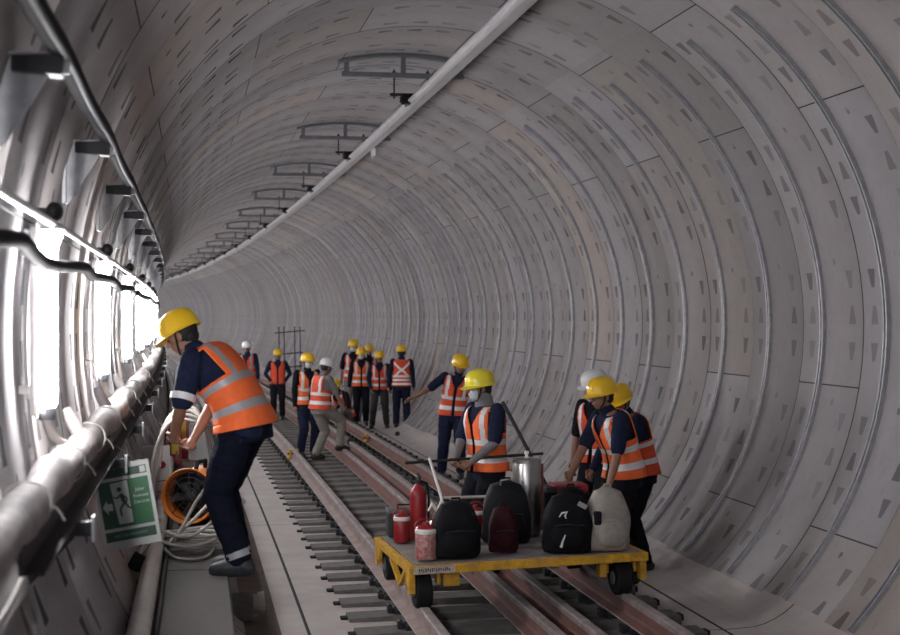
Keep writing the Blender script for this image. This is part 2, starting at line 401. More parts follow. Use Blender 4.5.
# ------------------------------------------------------------------ lamps on the left wall
LS = [6.1+3.498*i for i in range(-2, 38)]
def make_lamp():
    r = root('tube_light', 0, 0, 0)
    m = MB(); m.box((-.03, 0, .35), (.02, .075, .74), bev=.006); m.box((-.012, 0, .35), (.008, .15, .76), bev=.003); m.box((-.06, 0, .62), (.05, .05, .03)); m.box((-.06, 0, .08), (.05, .05, .03))
    m.build('housing', whitep, r)
    m = MB(); pr = []
    for z, k in ((.0, .35), (.012, .8), (.03, 1), (.68, 1), (.70, .8), (.712, .35)): pr.append((.042*k, z))
    m.lathe(pr, 10, c=(.02, 0, 0)); m.build('diffuser', LAMP, r, 60)
    m = MB(); m.lathe([(.03, -.02), (.034, .0), (.034, .03)], 12, c=(.02, 0, -.02)); m.build('end_cap', galv_d, r)
    return r
lamp0 = make_lamp()
def flex(o, near):
    m = MB(); pts = []
    for i in range(13):
        t = i/12; pts.append((.02+.085*t**1.6, .10*t*t, -.03-.10*sin(t*pi*.5)-.02*t))
    m.tube(pts, .019, 10); m.build('flexible_conduit', pvc, o, 60)
nm = ['first', 'second', 'third', 'fourth', 'fifth', 'sixth']
for i, s in enumerate(LS):
    o = lamp0 if i == 0 else copy_tree(lamp0)
    o.location = W(s, -.645, 1.93); o.rotation_euler = (0, 0, s/RC)
    lb = ('glowing white vertical tube light on the left wall, %s in view from the left edge' % nm[i-2] if 1 < i < 6 else 'glowing white tube light on the left wall beside the camera' if i < 2 else 'one of the distant glowing tube lights merging on the left wall behind the bending worker')
    tag(o, lb, 'light', 'tube lights along the left wall')
for o in [q for q in COL.objects if q.name.startswith('tube_light')]:
    if o.location.y < 30 and not o.parent: flex(o, True)
# brackets with triangular gussets carrying the upper cable
def make_bracket():
    r = root('cable_bracket', 0, 0, 0)
    m = MB(); th = .008
    m.loft([[(0, q, .07), (-.20, q, .10), (-.20, q, -.20), (-.17, q, -.20)] for q in (-th, th)]); m.box((-.11, 0, .085), (.24, .10, .008)); m.box((-.185, 0, -.05), (.012, .12, .30))
    m.build('gusset_plate', galv, r)
    m = MB(); m.loft([[(-.14, q, .03), (-.14, q, .075), (.01, q, .09), (.01, q, .02)] for q in (-.05, .05)]); m.build('cable_clamp', steelblk, r)
    m = MB(); m.lathe([(.012, -.02), (.012, .03)], 8, c=(.02, 0, .05)); m.build('clamp_bolt', galv, r)
    return r
bp = make_bracket()
for i in range(0, 22):
    s = 2.45+2.332*i; o = bp if i == 0 else copy_tree(bp)
    o.location = W(s, -.455, 3.02); o.rotation_euler = (0, 0, s/RC)
    tag(o, ['', 'triangular cable bracket with black clamp high on the left wall, nearest in view', 'triangular cable bracket high on the left wall, second from the camera', 'triangular cable bracket high on the left wall, third from the camera'][i] if 0 < i < 4 else
        'one of the triangular cable brackets in the row high on the left wall', 'bracket', 'upper cable brackets on the left wall')
def cable(name, label, X, z, r, s0, s1, m, sag=.0, seed=1, cat='cable', n=10, step=.35, span=2.332, ph=.118, wx=.01):
    pts = []
    for s in frange(s0, s1, step):
        t = ((s-ph)/span) % 1; d = sag*(4*t*(1-t))
        pts.append(W(s, X+wx*smooth_noise(s*.8, seed), z-d+wx*smooth_noise(s*.9, seed+5)))
    return tag(MB().tube(pts, r, n).build(name, m, smooth=60), label, cat)
cable('thick_cable', 'thick black cable running on the brackets high on the left wall', -.455, 3.130, .036, -3, 46, blk, .015, 1)
cable('conduit', 'thin grey conduit just below the thick black upper cable', -.428, 3.094, .010, -3, 46, galv_d, .015, 1)
cable('conduit', 'straight bright metal conduit above the tube lights', -.60, 2.665, .016, -3, 46, alu, 0, 3, wx=.002)
cable('thick_cable', 'black cable sagging in waves across the tops of the tube lights', -.56, 2.52, .026, -3, 46, blk, .025, 4, wx=.03)
for i, s in enumerate(LS[1:11]):
    m = MB(); m.ball((0, 0, 0), (.035, .05, .04), 12); m.box((-.04, 0, 0), (.08, .03, .03))
    o = m.build('junction_box', steelblk, smooth=60); o.location = W(s+.05, -.60, 2.715); o.rotation_euler = (0, 0, s/RC)
    tag(o, 'one of the small black junction boxes on the metal conduit above the tube lights', 'junction box', 'junction boxes above the tube lights')
    m = MB(); m.loft([[(0, q, .0), (-.10, q, .03), (-.10, q, -.26), (-.08, q, -.27), (.03, q, -.02)] for q in (-.004, .004)]); m.box((-.03, -.05, .0), (.15, .16, .006))
    o = m.build('lamp_hood', galv, origin=None); o.location = W(s+.1, -.60, 2.64); o.rotation_euler = (0, 0, s/RC)
    tag(o, 'one of the folded metal hoods above the tube lights', 'lamp hood', 'metal hoods above the tube lights')
# big wrapped pipe with its steel beam and brackets
def wrapped_pipe():
    vs = []; fs = []; n = 20; st = frange(-3, 44, .07)
    for s in st:
        t = ((s-5.4)/2.332) % 1
        rr = .064+.013*smooth_noise(s*2.3, 3)+.010*smooth_noise(s*7, 4)
        if s > 8: rr += .018*abs(sin(pi*(s-5.4)/2.332*2))-.008
        cz = 1.745-.02*sin(pi*t)+.012*smooth_noise(s*.9, 8)
        for j in range(n):
            a = 2*pi*j/n; r = rr*(1+.09*noise.noise(V((s*5, cos(a)*1.4, sin(a)*1.4))))
            vs.append(W(s, -.535+r*cos(a), cz+r*sin(a)))
    for i in range(len(st)-1):
        for j in range(n): fs.append((i*n+j, i*n+(j+1) % n, (i+1)*n+(j+1) % n, (i+1)*n+j))
    return MB().add(vs, fs)
o = bpy.data.objects.new('wrapped_pipe', None); COL.objects.link(o); o.location = W(10, -.535, 1.74)
tag(o, 'big pipe wrapped in pale plastic sheeting running along the left wall', 'pipe')
loc = o.location.copy()
def under(mb, name, m, par, smooth=60):
    ob = mb.build(name, m, smooth=smooth); ob.data.transform(M4.Translation(-loc)); ob.parent = par; return ob
under(wrapped_pipe(), 'sheeting', wrap, o, 80)
for s in [3.1, 4.6, 5.9, 7.1, 8.3, 9.4, 10.6, 11.8, 13, 14.2]:
    pts = [W(s+.02*sin(3*a), -.535+.074*cos(a), 1.735+.074*sin(a)) for a in [2*pi*j/16 for j in range(16)]]
    under(MB().tube(pts, .003, 6, closed=True), 'tie', pvc, o)
    pts = [W(s+.03*t, -.465+.03*t, 1.735-.03*t*t) for t in (0, .3, .6, 1, 1.3)]
    under(MB().tube(pts, .0025, 5), 'tie_tail', pvc, o)
for s in (6.9, 8.9, 10.9, 12.8, 15, 17):
    m = MB(); m.tube([W(s, -.56, 1.77), W(s+.01, -.60, 1.84), W(s+.02, -.62, 1.885)], [.035, .03, .02], 12); under(m, 'branch_stub', wrap, o)
m = sweep_s(MB(), [(-.515, 1.585), (-.445, 1.585), (-.445, 1.592), (-.507, 1.592), (-.507, 1.655), (-.515, 1.655)], 4.25, 45, 1.)
tag(m.build('support_beam', steelblk, origin=W(10, -.48, 1.6)), 'long black steel beam under the wrapped pipe', 'beam')
def make_pb():
    r = root('pipe_bracket', 0, 0, 0)
    m = MB(); m.box((-.10, 0, -.03), (.28, .05, .05), bev=.004); m.bar((-.19, 0, -.22), (-.03, 0, -.05), .03, .03); m.box((-.2, 0, -.12), (.012, .09, .28)); m.build('arm', steelblk, r)
    m = MB(); m.box((.045, 0, -.03), (.012, .075, .09), bev=.003); m.build('end_plate', galv, r)
    return r
pb = make_pb()
for i in range(18):
    s = 3.07+2.332*i; o = pb if i == 0 else copy_tree(pb); o.location = W(s, -.44, 1.585); o.rotation_euler = (0, 0, s/RC)
    tag(o, 'black pipe bracket with pale end plate under the wrapped pipe, left of the exit sign' if i == 1 else 'one of the black brackets holding the wrapped pipe and its beam', 'bracket', 'brackets under the wrapped pipe')
for i, (X, z, r, lb) in enumerate([(-.66, 1.68, .018, 'pale cable lying behind the wrapped pipe, topmost of three'), (-.645, 1.60, .014, 'pale cable lying behind the wrapped pipe, middle of three'), (-.60, 1.47, .012, 'thin cable hanging below the wrapped pipe against the wall')]):
    cable('wall_cable', lb, X, z, r, -3, 40, pvc, .05, 20+i, wx=.02, span=2.332, ph=.7)
# kerb pipe and black cable along the walkway
cable('kerb_pipe', 'pale straight pipe lying along the wall edge of the walkway', -.305, ZB+.056, .055, -5, 60, pvc, 0, 1, 'pipe', 14, 1., wx=.0)
cable('floor_cable', 'black cable lying beside the pale pipe on the walkway', -.228, ZB+.012, .012, -5, 60, blk, 0, 2, wx=.008)
# drain stubs in the gutter
for i, (s, lb) in enumerate([(11.55, 'short grey drain stub below the walkway, by the bending worker shoe'), (18.5, 'short grey drain stub with valve beyond the bending worker knee')]):
    r = root('drain_stub', s, .3, -.03); tag(r, lb, 'drain')
    m = MB(); m.box((-.07, 0, .11), (.30, .16, .20), bev=.02); m.build('concrete_block', slp if i == 0 else pvc, r)
    m = MB(); m.lathe([(.07, 0), (.07, .05), (.085, .05), (.085, .10), (.0, .10)], 18, c=(.07, 0, .13), axis=(1, 0, .1)); m.build('pipe_socket', pvc, r, 40)
    if i: m = MB(); m.tube([(.14, 0, .1), (.22, .02, .08), (.27, .03, .04)], .045, 12); m.build('elbow', pvc, r, 50)
# ------------------------------------------------------------------ overhead conductor bar with its hangers
m = sweep_s(MB(), [(-.045+2.285, 0+4.53), (.045+2.285, 4.53), (.045+2.285, 4.545), (.012+2.285, 4.56), (.012+2.285, 4.62), (.045+2.285, 4.635), (.045+2.285, 4.65), (-.045+2.285, 4.65), (-.045+2.285, 4.635), (-.012+2.285, 4.62), (-.012+2.285, 4.56), (-.045+2.285, 4.545)], 4, 120, 1.)
ob = m.build('conductor_bar', alu, origin=W(20, 2.285, 4.6)); tag(ob, 'long bright overhead aluminium conductor bar under the tunnel crown', 'conductor bar')
def make_hanger():
    r = root('bar_hanger', 0, 0, 0)       # origin at the crown of the lining
    m = MB(); n = 16
    for i in range(n):
        a0 = R_(90+14*(1-2*i/n)); a1 = R_(90+14*(1-2*(i+1)/n)); rr = R-.02
        m.bar((rr*cos(a0), 0, rr*sin(a0)-R), (rr*cos(a1)+.004, 0, rr*sin(a1)-R), .12, .03)
    m.build('curved_plate', galv_d, r)
    m = MB(); m.box((0, 0, -.235), (1.34, .07, .05)); m.build('cross_beam', galv_d, r)
    for x, zt in ((-.62, -.08), (0, -.02), (.62, -.08)):
        m = MB(); m.box((x, 0, (zt-.22)/2), (.05, .06, abs(-.22-zt))); m.build('post', galv_d, r)
    for x in (-.10, .27):
        m = MB(); m.lathe([(.009, -.49), (.009, -.17)], 8, c=(x, 0, 0)); m.box((x, 0, -.46), (.05, .05, .012)); m.box((x, 0, -.2), (.04, .04, .012)); m.build('threaded_rod', steelblk, r)
    m = MB(); m.box((.085, 0, -.445), (.46, .05, .03)); m.build('lower_arm', steelblk, r)
    m = MB(); m.lathe([(.07, 0), (.07, .02), (.09, .02), (.09, .04), (.065, .04), (.065, .055), (.09, .055), (.09, .075), (.065, .075), (.07, .10)], 16, c=(.05, 0, -.545)); m.build('insulator', blk, r)
    m = MB(); m.box((.085, 0, -.545), (.13, .09, .02)); m.box((.03, 0, -.515-.03), (.012, .06, .06)); m.box((.14, 0, -.545), (.012, .06, .06)); m.build('bar_clamp', galv_d, r)
    return r
hg = make_hanger()
for i in range(20):
    s = 16.2+5.83*i; o = hg if i == 0 else copy_tree(hg); o.location = W(s, XC, ZC+R); o.rotation_euler = (0, 0, s/RC)
    tag(o, ['arched grey hanger with insulator on the tunnel crown, nearest the camera', 'arched grey hanger on the tunnel crown, second from the camera', 'arched grey hanger on the tunnel crown, third from the camera'][i] if i < 3 else 'one of the far arched hangers holding the overhead bar', 'hanger', 'hangers of the overhead bar')
r = root('bar_splice', 20.0, 2.285, 4.53); tag(r, 'short pale splice piece hanging off the overhead bar', 'splice')
m = MB(); m.box((.07, 0, -.04), (.03, .3, .10), bev=.005); m.build('splice_plate', alu, r); m = MB(); m.box((.045, 0, .02), (.05, .05, .03)); m.build('bolt', steelblk, r)
# ------------------------------------------------------------------ people
def ik(A, T, a, b, hint):
    A = V(A); T = V(T); d = T-A; L = min(d.length, (a+b)*.995); dn = d.normalized()
    T = A+dn*L; x = (a*a-b*b+L*L)/(2*L); h = math.sqrt(max(a*a-x*x, 0))
    hv = V(hint)-dn*V(hint).dot(dn)
    if hv.length < 1e-4: hv = V((0, 0, 1))
    return A+dn*x+hv.normalized()*h, T
def limb(mb, pts, rad, n=12, sub=3):
    """tapered round-capped tube through pts (closed)"""
    pts = [V(p) for p in pts]; P = []; Rr = []
    for i in range(len(pts)-1):
        for j in range(sub):
            t = j/sub; P.append(pts[i].lerp(pts[i+1], t)); Rr.append(rad[i]*(1-t)+rad[i+1]*t)
    P.append(pts[-1]); Rr.append(rad[-1])
    d0 = (P[0]-P[1]).normalized(); d1 = (P[-1]-P[-2]).normalized()
    P = [P[0]+d0*Rr[0]*.92, P[0]+d0*Rr[0]*.6]+P+[P[-1]+d1*Rr[-1]*.6, P[-1]+d1*Rr[-1]*.92]
    Rr = [Rr[0]*.3, Rr[0]*.78]+Rr+[Rr[-1]*.78, Rr[-1]*.3]
    mb.tube(P, Rr, n)
TMP = bpy.data.scenes.new('workbench')
def tmp_graph():
    TMP.view_layers[0].update(); dg = TMP.view_layers[0].depsgraph
    if dg is None:
        with bpy.context.temp_override(scene=TMP, view_layer=TMP.view_layers[0]): dg = bpy.context.evaluated_depsgraph_get()
    dg.update(); return dg
def remesh(mb, name, vox, m, parent, it=2, wr=0., seed=0):
    me = mb.mesh(name); o = bpy.data.objects.new(name, me); TMP.collection.objects.link(o)
    bm = bmesh.new(); bm.from_mesh(me); bmesh.ops.recalc_face_normals(bm, faces=bm.faces[:]); bm.to_mesh(me); bm.free()
    md = o.modifiers.new('r', 'REMESH'); md.mode = 'VOXEL'; md.voxel_size = vox
    md2 = o.modifiers.new('s', 'SMOOTH'); md2.factor = .5; md2.iterations = it
    dg = tmp_graph()
    nm_ = bpy.data.meshes.new_from_object(o.evaluated_get(dg)); nm_.name = name
    o.modifiers.clear(); o.data = nm_; bpy.data.meshes.remove(me); TMP.collection.objects.unlink(o); COL.objects.link(o)
    if wr:
        cs = [v.co.copy() for v in nm_.vertices]; ns = [v.normal.copy() for v in nm_.vertices]; out = []
        for c_, n_ in zip(cs, ns):
            p = c_*9+V((seed, 0, 0)); q = c_+n_*wr*(noise.noise(p)+.6*noise.noise(V((p.x*1.2, p.y*1.2, p.z*3.2)))); out += [q.x, q.y, q.z]
        nm_.vertices.foreach_set('co', out)
    nm_.materials.clear(); nm_.materials.append(m)
    nm_.polygons.foreach_set('use_smooth', [True]*len(nm_.polygons)); nm_.update()
    o.parent = parent; return o
def person(name_label, s, X, z, face, ht=1.0, vox=.011, lean=5, side=0, pel=(0, 0, 0), head=(0, 0), twist=0,
           hands=((-.26, .06, .80), (.26, .06, .80)), elb=((-1, -.6, -.3), (1, -.6, -.3)), feet=((-.11, 0, 0, 0), (.11, 0, 0, 0)),
           knee=((0, 1, 0), (0, 1, 0)), helmet=None, shirt=None, trousers=None, vest=None, tape=None, style='std', long_sleeve=True, mask=False,
           shoes=None, grip=.6, cuff=False, bare=False, scarf=None, grp=None, hood=False, bulk=1.04, ankle_band=False):
    helmet = helmet or helm_y; shirt = shirt or navy; trousers = trousers or navy; vest = vest or orange_d; tape = tape or silver; shoes = shoes or boot
    rt = root('person', s, X, z, face); rt.scale = (ht, ht, ht)
    tag(rt, name_label, 'person', grp)
    seed = s*3.1+X
    # ---- skeleton (0 = left = -x)
    pelv = V((pel[0], pel[1], .90+pel[2]))
    ln = R_(lean); sd = R_(side)
    def tors(h, x=0, y=0):
        """point h above the pelvis along the bent spine, offset sideways/forward"""
        k = min(1, .35+h/.45*.65) if h > 0 else .25
        n = 8; p = V(pelv); hh = 0
        for i in range(n):
            kk = min(1, .35+(h*(i+.5)/n)/.30*.65) if h > 0 else .3
            a = ln*kk; b = sd*kk
            p = p+V((sin(b)*cos(a), sin(a)*cos(b), cos(a)*cos(b)))*(h/n)
        a = ln*k; b = sd*k
        rot = M4.Rotation(-a, 3, 'X') @ M4.Rotation(b, 3, 'Y') @ M4.Rotation(R_(twist)*min(1, max(0, h/.4)), 3, 'Z')
        return p+rot @ V((x, y, 0)), rot
    SH = [tors(.455, q*.172, 0)[0] for q in (-1, 1)]
    hips = [V((pelv.x+q*.09, pelv.y, pelv.z-.03)) for q in (-1, 1)]
    nb, rotc = tors(.50, 0, -.005)
    hr = rotc.lerp(M4.Identity(3), .6) @ M4.Rotation(R_(head[0]), 3, 'Z') @ M4.Rotation(R_(head[1]), 3, 'X')
    nk = nb+rotc @ V((0, .015, .045))
    hc = nk+hr @ V((0, .02, .100))
    arms = []
    for i in (0, 1):
        T = V(hands[i]); e, T = ik(SH[i], T, .285, .25, elb[i]); arms.append((SH[i], e, T))
    legs = []
    for i in (0, 1):
        f = feet[i]; an = V((f[0], f[1], f[2]+.085)); k, an2 = ik(hips[i], an, .42, .415, knee[i]); legs.append((hips[i], k, an2, f[3], V(f[:3])))
    # ---- torso cross-sections
    SEC = [(-.13, .150, .105, 0), (-.06, .165, .115, 0), (.02, .160, .112, 0), (.10, .145, .102, 0), (.18, .143, .100, 0), (.27, .155, .108, .004), (.36, .165, .112, .004), (.42, .163, .104, 0), (.46, .145, .088, -.005), (.49, .105, .07, -.005), (.52, .065, .06, 0)]
    SEC = [(a_, b_*(1+(bulk-1)*.8), c_*bulk, d_) for a_, b_, c_, d_ in SEC[:-2]]+SEC[-2:]
    def torso_loft(mb, grow, h0=-1, h1=1, n=20):
        secs = []
        for (h, rx, ry, oy) in SEC:
            if h < h0 or h > h1: continue
            ring = []
            for j in range(n):
                a = 2*pi*j/n; c_, s_ = cos(a), sin(a)
                x = (rx+grow)*math.copysign(abs(c_)**.85, c_); y = (ry+grow)*math.copysign(abs(s_)**.85, s_)+oy
                ring.append(tors(h, x, y)[0])
            secs.append(ring)
        mb.loft(secs)
    def foot(mb, leg, g=0.):
        hp_, k, an, yaw, f = leg; ya = R_(yaw); fw = V((sin(ya)*-1, cos(ya), 0)); up = V((0, 0, 1))
        base = V((an.x, an.y, an.z-.085))
        limb(mb, [an, base+up*.05-fw*.03, base+up*.045-fw*.045], [.04+g, .042+g, .036+g], 10)
        limb(mb, [base+up*.05, base+up*.045+fw*.08, base+up*.033+fw*.155], [.043+g, .043+g, .030+g], 10)
        limb(mb, [base+up*.028-fw*.04, base+up*.026+fw*.06, base+up*.026+fw*.16], [.026+g, .032+g, .026+g], 10)
    def hand(mb, arm, side_):
        A, e, T = arm; d = (T-e).normalized(); inw = V((-side_, .15, 0)); inw = (inw-d*inw.dot(d)).normalized()  # palm normal
        wd = d.cross(inw)
        if wd.y < 0: wd = -wd                    # thumb side forward
        P0 = T
        limb(mb, [P0-d*.01, P0+d*.045], [.024, .03], 10)
        limb(mb, [P0+d*.05-wd*.022, P0+d*.055+wd*.022], [.02, .02], 8)
        for fi, (off, ln_) in enumerate(((.030, .070), (.010, .078), (-.010, .073), (-.029, .058))):
            p = P0+d*.06+wd*off; c = d; pts = [p-d*.02, p]; g = grip*1.25
            for sgi, fr in enumerate((.42, .32, .26)):
                c = (c*cos(g*.75)+inw*sin(g*.75)).normalized(); p = p+c*ln_*fr*1.05; pts.append(p)
            limb(mb, pts, [.0095, .0095, .0088, .0082, .0072], 8, 2)
        p = P0+d*.015+wd*.025; pts = [p, p+(d*.6+wd*.7+inw*.3).normalized()*.032, p+(d*.9+wd*.55+inw*.55).normalized()*.058]
        limb(mb, pts, [.013, .011, .009], 8, 2)
    # ---- body
    mb = MB(); torso_loft(mb, -.012)
    limb(mb, [nb-rotc @ V((0, 0, .03)), nk, hc-hr @ V((0, .02, .06))], [.056, .052, .05], 12)
    H = lambda x, y, zz: hc+hr @ V((x, y, zz))
    mb.ball(H(0, -.008, .02), (.072, .092, .095), 18, rot=hr)
    mb.ball(H(0, .022, -.045), (.052, .062, .068), 14, rot=hr)
    limb(mb, [H(0, .082, .008), H(0, .098, -.022)], [.009, .014], 8)          # nose
    limb(mb, [H(-.022, .079, -.055), H(.022, .079, -.055)], [.007, .007], 8)  # lips
    limb(mb, [H(-.035, .073, .024), H(.035, .073, .024)], [.012, .012], 8)    # brow
    for q in (-1, 1): mb.ball(H(q*.074, -.005, -.012), (.009, .018, .03), 8, rot=hr)
    for i, q in ((0, -1), (1, 1)):
        A, e, T = arms[i]
        limb(mb, [A, A.lerp(e, .5), e, e.lerp(T, .35), T], [.05, .044, .036, .037, .026], 12); hand(mb, arms[i], q)
        hp_, k, an, yaw, f = legs[i]
        limb(mb, [hp_, hp_.lerp(k, .5), k, k.lerp(an, .35), an], [.078, .068, .05, .05, .036], 12); foot(mb, legs[i])
    b = remesh(mb, 'body', min(vox, .009) if vox > .007 else .006, skin, rt, 2)
    # eyes
    if not hood:
        m = MB()
        for q in (-1, 1): m.ball(H(q*.030, .0795, -.001), (.011, .006, .007), 8, rot=hr)
        m.build('eyes', eyem, rt, 60)
    # hair under the helmet
    m = MB(); m.ball(H(0, -.022, .018), (.078, .088, .088), 18, rot=hr); m.ball(H(0, -.045, -.03), (.062, .056, .05), 14, rot=hr)
    m.build('hair', hairm, rt, 70)
    # trousers
    mb = MB(); torso_loft(mb, .006, -.2, .03)
    for i in (0, 1):
        hp_, k, an, yaw, f = legs[i]; a2 = an+(k-an).normalized()*.03
        limb(mb, [hp_, hp_.lerp(k, .5), k, k.lerp(an, .4), a2], [q*bulk for q in (.096, .092, .076, .072, .064)], 14)
    tr = remesh(mb, 'trousers', vox, trousers, rt, 3, .008, seed)
    if ankle_band:
        for i in (0, 1):
            hp_, k, an, yaw, f = legs[i]; d = (k-an).normalized(); m = MB(); m.tube([an+d*.02, an+d*.06], .074, 18); m.build('ankle_band', silver_d, tr, 60)
    # shirt
    mb = MB(); torso_loft(mb, .006, -.14, .5)
    for i in (0, 1):
        A, e, T = arms[i]
        if long_sleeve: limb(mb, [A, A.lerp(e, .5), e, T-(T-e).normalized()*.02], [q*bulk for q in (.064, .058, .048, .038)], 12)
        else: limb(mb, [A, A.lerp(e, .5), A.lerp(e, .86)], [q*bulk for q in (.064, .062, .058)], 12)
    limb(mb, [nb-rotc @ V((0, 0, .02)), nb+rotc @ V((0, .01, .035))], [.068, .064], 12)
    sh = remesh(mb, 'shirt', vox, shirt, rt, 3, .006, seed+4)
    if cuff:
        for i in ((0, 1) if cuff != 'L' else (0,)):
            A, e, T = arms[i]; p = A.lerp(e, .80); d = (e-A).normalized()
            m = MB(); m.tube([p-d*.02, p+d*.02], .065*bulk, 18); m.build('sleeve_band', silver, sh, 60)
    # shoes
    for i in (0, 1):
        mb = MB(); foot(mb, legs[i], .008); fy = legs[i][2]; limb(mb, [fy, fy+V((0, 0, .04))], [.048, .05], 10)
        so = remesh(mb, 'shoe', min(vox, .009), shoes, rt, 1)
    # vest
    n = 108; rows = 66; hs0, hs1 = -.045, .485
    if style != 'none':
        vs = []; fs = []; mi = []
        def sec(h):
            for q in range(len(SEC)-1):
                if SEC[q][0] <= h <= SEC[q+1][0]:
                    t = (h-SEC[q][0])/(SEC[q+1][0]-SEC[q][0]); return [SEC[q][w_]*(1-t)+SEC[q+1][w_]*t for w_ in (1, 2, 3)]
            return SEC[-1][1:]
        for i in range(rows+1):
            h = hs0+(hs1-hs0)*i/rows; rx, ry, oy = sec(h); fl = .024+.020*max(0, (.05-h)/.15)
            for j in range(n):
                a = 2*pi*j/n; c_, s_ = cos(a), sin(a)
                x = (rx+fl)*math.copysign(abs(c_)**.8, c_); y = (ry+fl)*math.copysign(abs(s_)**.8, s_)+oy
                w_ = .006*noise.noise(V((x*8+seed, y*8, h*9)))+.004*sin(j*.9+h*6+seed)*max(0, .25-h)
                p, ro = tors(h, x*(1+w_*4), y*(1+w_*6)); vs.append(p)
        for i in range(rows):
            h = hs0+(hs1-hs0)*(i+.5)/rows
            for j in range(n):
                a = 2*pi*(j+.5)/n; c_ = cos(a); s_ = sin(a); x = sec(h)[0]*c_
                if abs(c_) > .80 and .27 < h < .455: continue                # armholes
                front = s_ > 0
                if front and abs(x) < .005+max(0, (h-.33))*.42: continue     # open front and v neck
                fs.append((i*n+j, i*n+(j+1) % n, (i+1)*n+(j+1) % n, (i+1)*n+j))
                t = 0
                b1 = .03 < h < .08; b2 = .17 < h < .22
                if style == 'back_x' and not front:
                    if .06 < h < .10 or -.02 < h < .02: t = 1
                    u = x/.12; v_ = (h-.28)/.14
                    if h > .15 and (abs(abs(u)-abs(v_)) < .20 and abs(u) < 1.1): t = 1
                    if .13 < h < .17 : t = 1
                elif style == 'wide':
                    if .05 < h < .10 or .215 < h < .255: t = 1
                    if h > .22 and .075 < abs(x) < .115: t = 1
                else:
                    if b1 or b2: t = 1
                    if h > .2 and .07 < abs(x) < .11: t = 1
                mi.append(t)
        m = MB(); m.v = vs; m.f = fs; m.mi = mi
        vo = m.build('vest', [vest, tape], rt)
        for p in vo.data.polygons: p.use_smooth = True
        sm = vo.modifiers.new('t', 'SOLIDIFY'); sm.thickness = .006; sm.offset = 1
    # helmet
    ho = bpy.data.objects.new('helmet', None)
    m = MB(); n = 28; prof = [(.122, .128, .022), (.120, .127, .03), (.119, .128, .05), (.115, .123, .085), (.100, .108, .118), (.076, .083, .140), (.042, .047, .152), (.004, .004, .156)]
    secs = []
    for rx, ry, zz in prof: secs.append([H(rx*cos(2*pi*j/n)*.93, ry*sin(2*pi*j/n)-.008, zz) for j in range(n)])
    m.loft(secs, caps=False)
    # brim
    inner = []; outer = []; low = []
    for j in range(n):
        a = 2*pi*j/n; f_ = max(0, sin(a)); e_ = .012+.042*f_**1.5
        inner.append(H(.118*cos(a)*.93, .124*sin(a)-.008, .028)); outer.append(H((.118+e_)*cos(a)*.93, (.124+e_)*sin(a)-.008, .020-.012*f_)); low.append(H((.116+e_)*cos(a)*.93, (.122+e_)*sin(a)-.008, .014-.012*f_))
    m.loft([inner, outer, low, [H(.110*cos(2*pi*j/n)*.93, .116*sin(2*pi*j/n)-.008, .018) for j in range(n)]], caps=False)
    m.tube([H(0, -.12+.245*t, .150-.13*(2*t-1)**2+.012*(1-abs(2*t-1))*0) for t in [i/10 for i in range(1, 10)]], .009, 8)
    hob = m.build('helmet', helmet, rt, 50)
    m = MB(); m.tube([H(-.076, .01, .02), H(-.07, .03, -.05), H(-.03, .05, -.105), H(.03, .05, -.105), H(.07, .03, -.05), H(.076, .01, .02)], .005, 6); m.build('chin_strap', blk, hob)
    if mask:
        m = MB(); secs = []
        for zz, k in ((.0, .8), (-.02, 1.0), (-.05, 1.04), (-.08, .9), (-.10, .6)):
            secs.append([H(.062*k*sin(t), .036+.062*k*cos(t)*.98, zz) for t in [R_(-80+16*i) for i in range(11)]]+[H(.05*k*sin(t), .03+.04*k*cos(t), zz) for t in [R_(80-16*i) for i in range(11)]])
        m.loft(secs); m.build('face_mask', maskm, rt, 60)
    if scarf:
        mb = MB(); limb(mb, [nb-V((0, 0, .02)), nb+rotc @ V((0, .01, .06))], [.085, .07], 14); remesh(mb, 'neck_scarf', .01, scarf, rt, 2, .01, seed)
    if bare:   # grey arm sleeves
        for i in (0, 1):
            A, e, T = arms[i]; mb = MB(); limb(mb, [A.lerp(e, .7), e, T-(T-e).normalized()*.03], [.048, .043, .033], 12); remesh(mb, 'arm_sleeve', .009, grey_cl, rt, 2)
    return rt, arms
exec_people = True
# near worker bending on the walkway
person('worker in orange vest bending over on the walkway gathering white cables, yellow helmet', 8.85, .185, ZB, 66, .99, .007, lean=45, side=-3, pel=(0, -.05, .0), head=(8, -10), bulk=1.16, ankle_band=True, twist=0,
       hands=((-.13, .34, .82), (.06, .30, .78)), elb=((-1, -.4, -.2), (1, -.4, -.2)), feet=((-.07, -.05, 0, 8), (.09, .02, 0, -5)),
       helmet=helm_y, shirt=navy, trousers=mat('navy_dark_cloth', (.008, .010, .022), .9, 0, .3, 25, spec=.1), vest=orange, tape=silver_d, style='wide', long_sleeve=False, shoes=shoe, cuff='L', grip=.9)
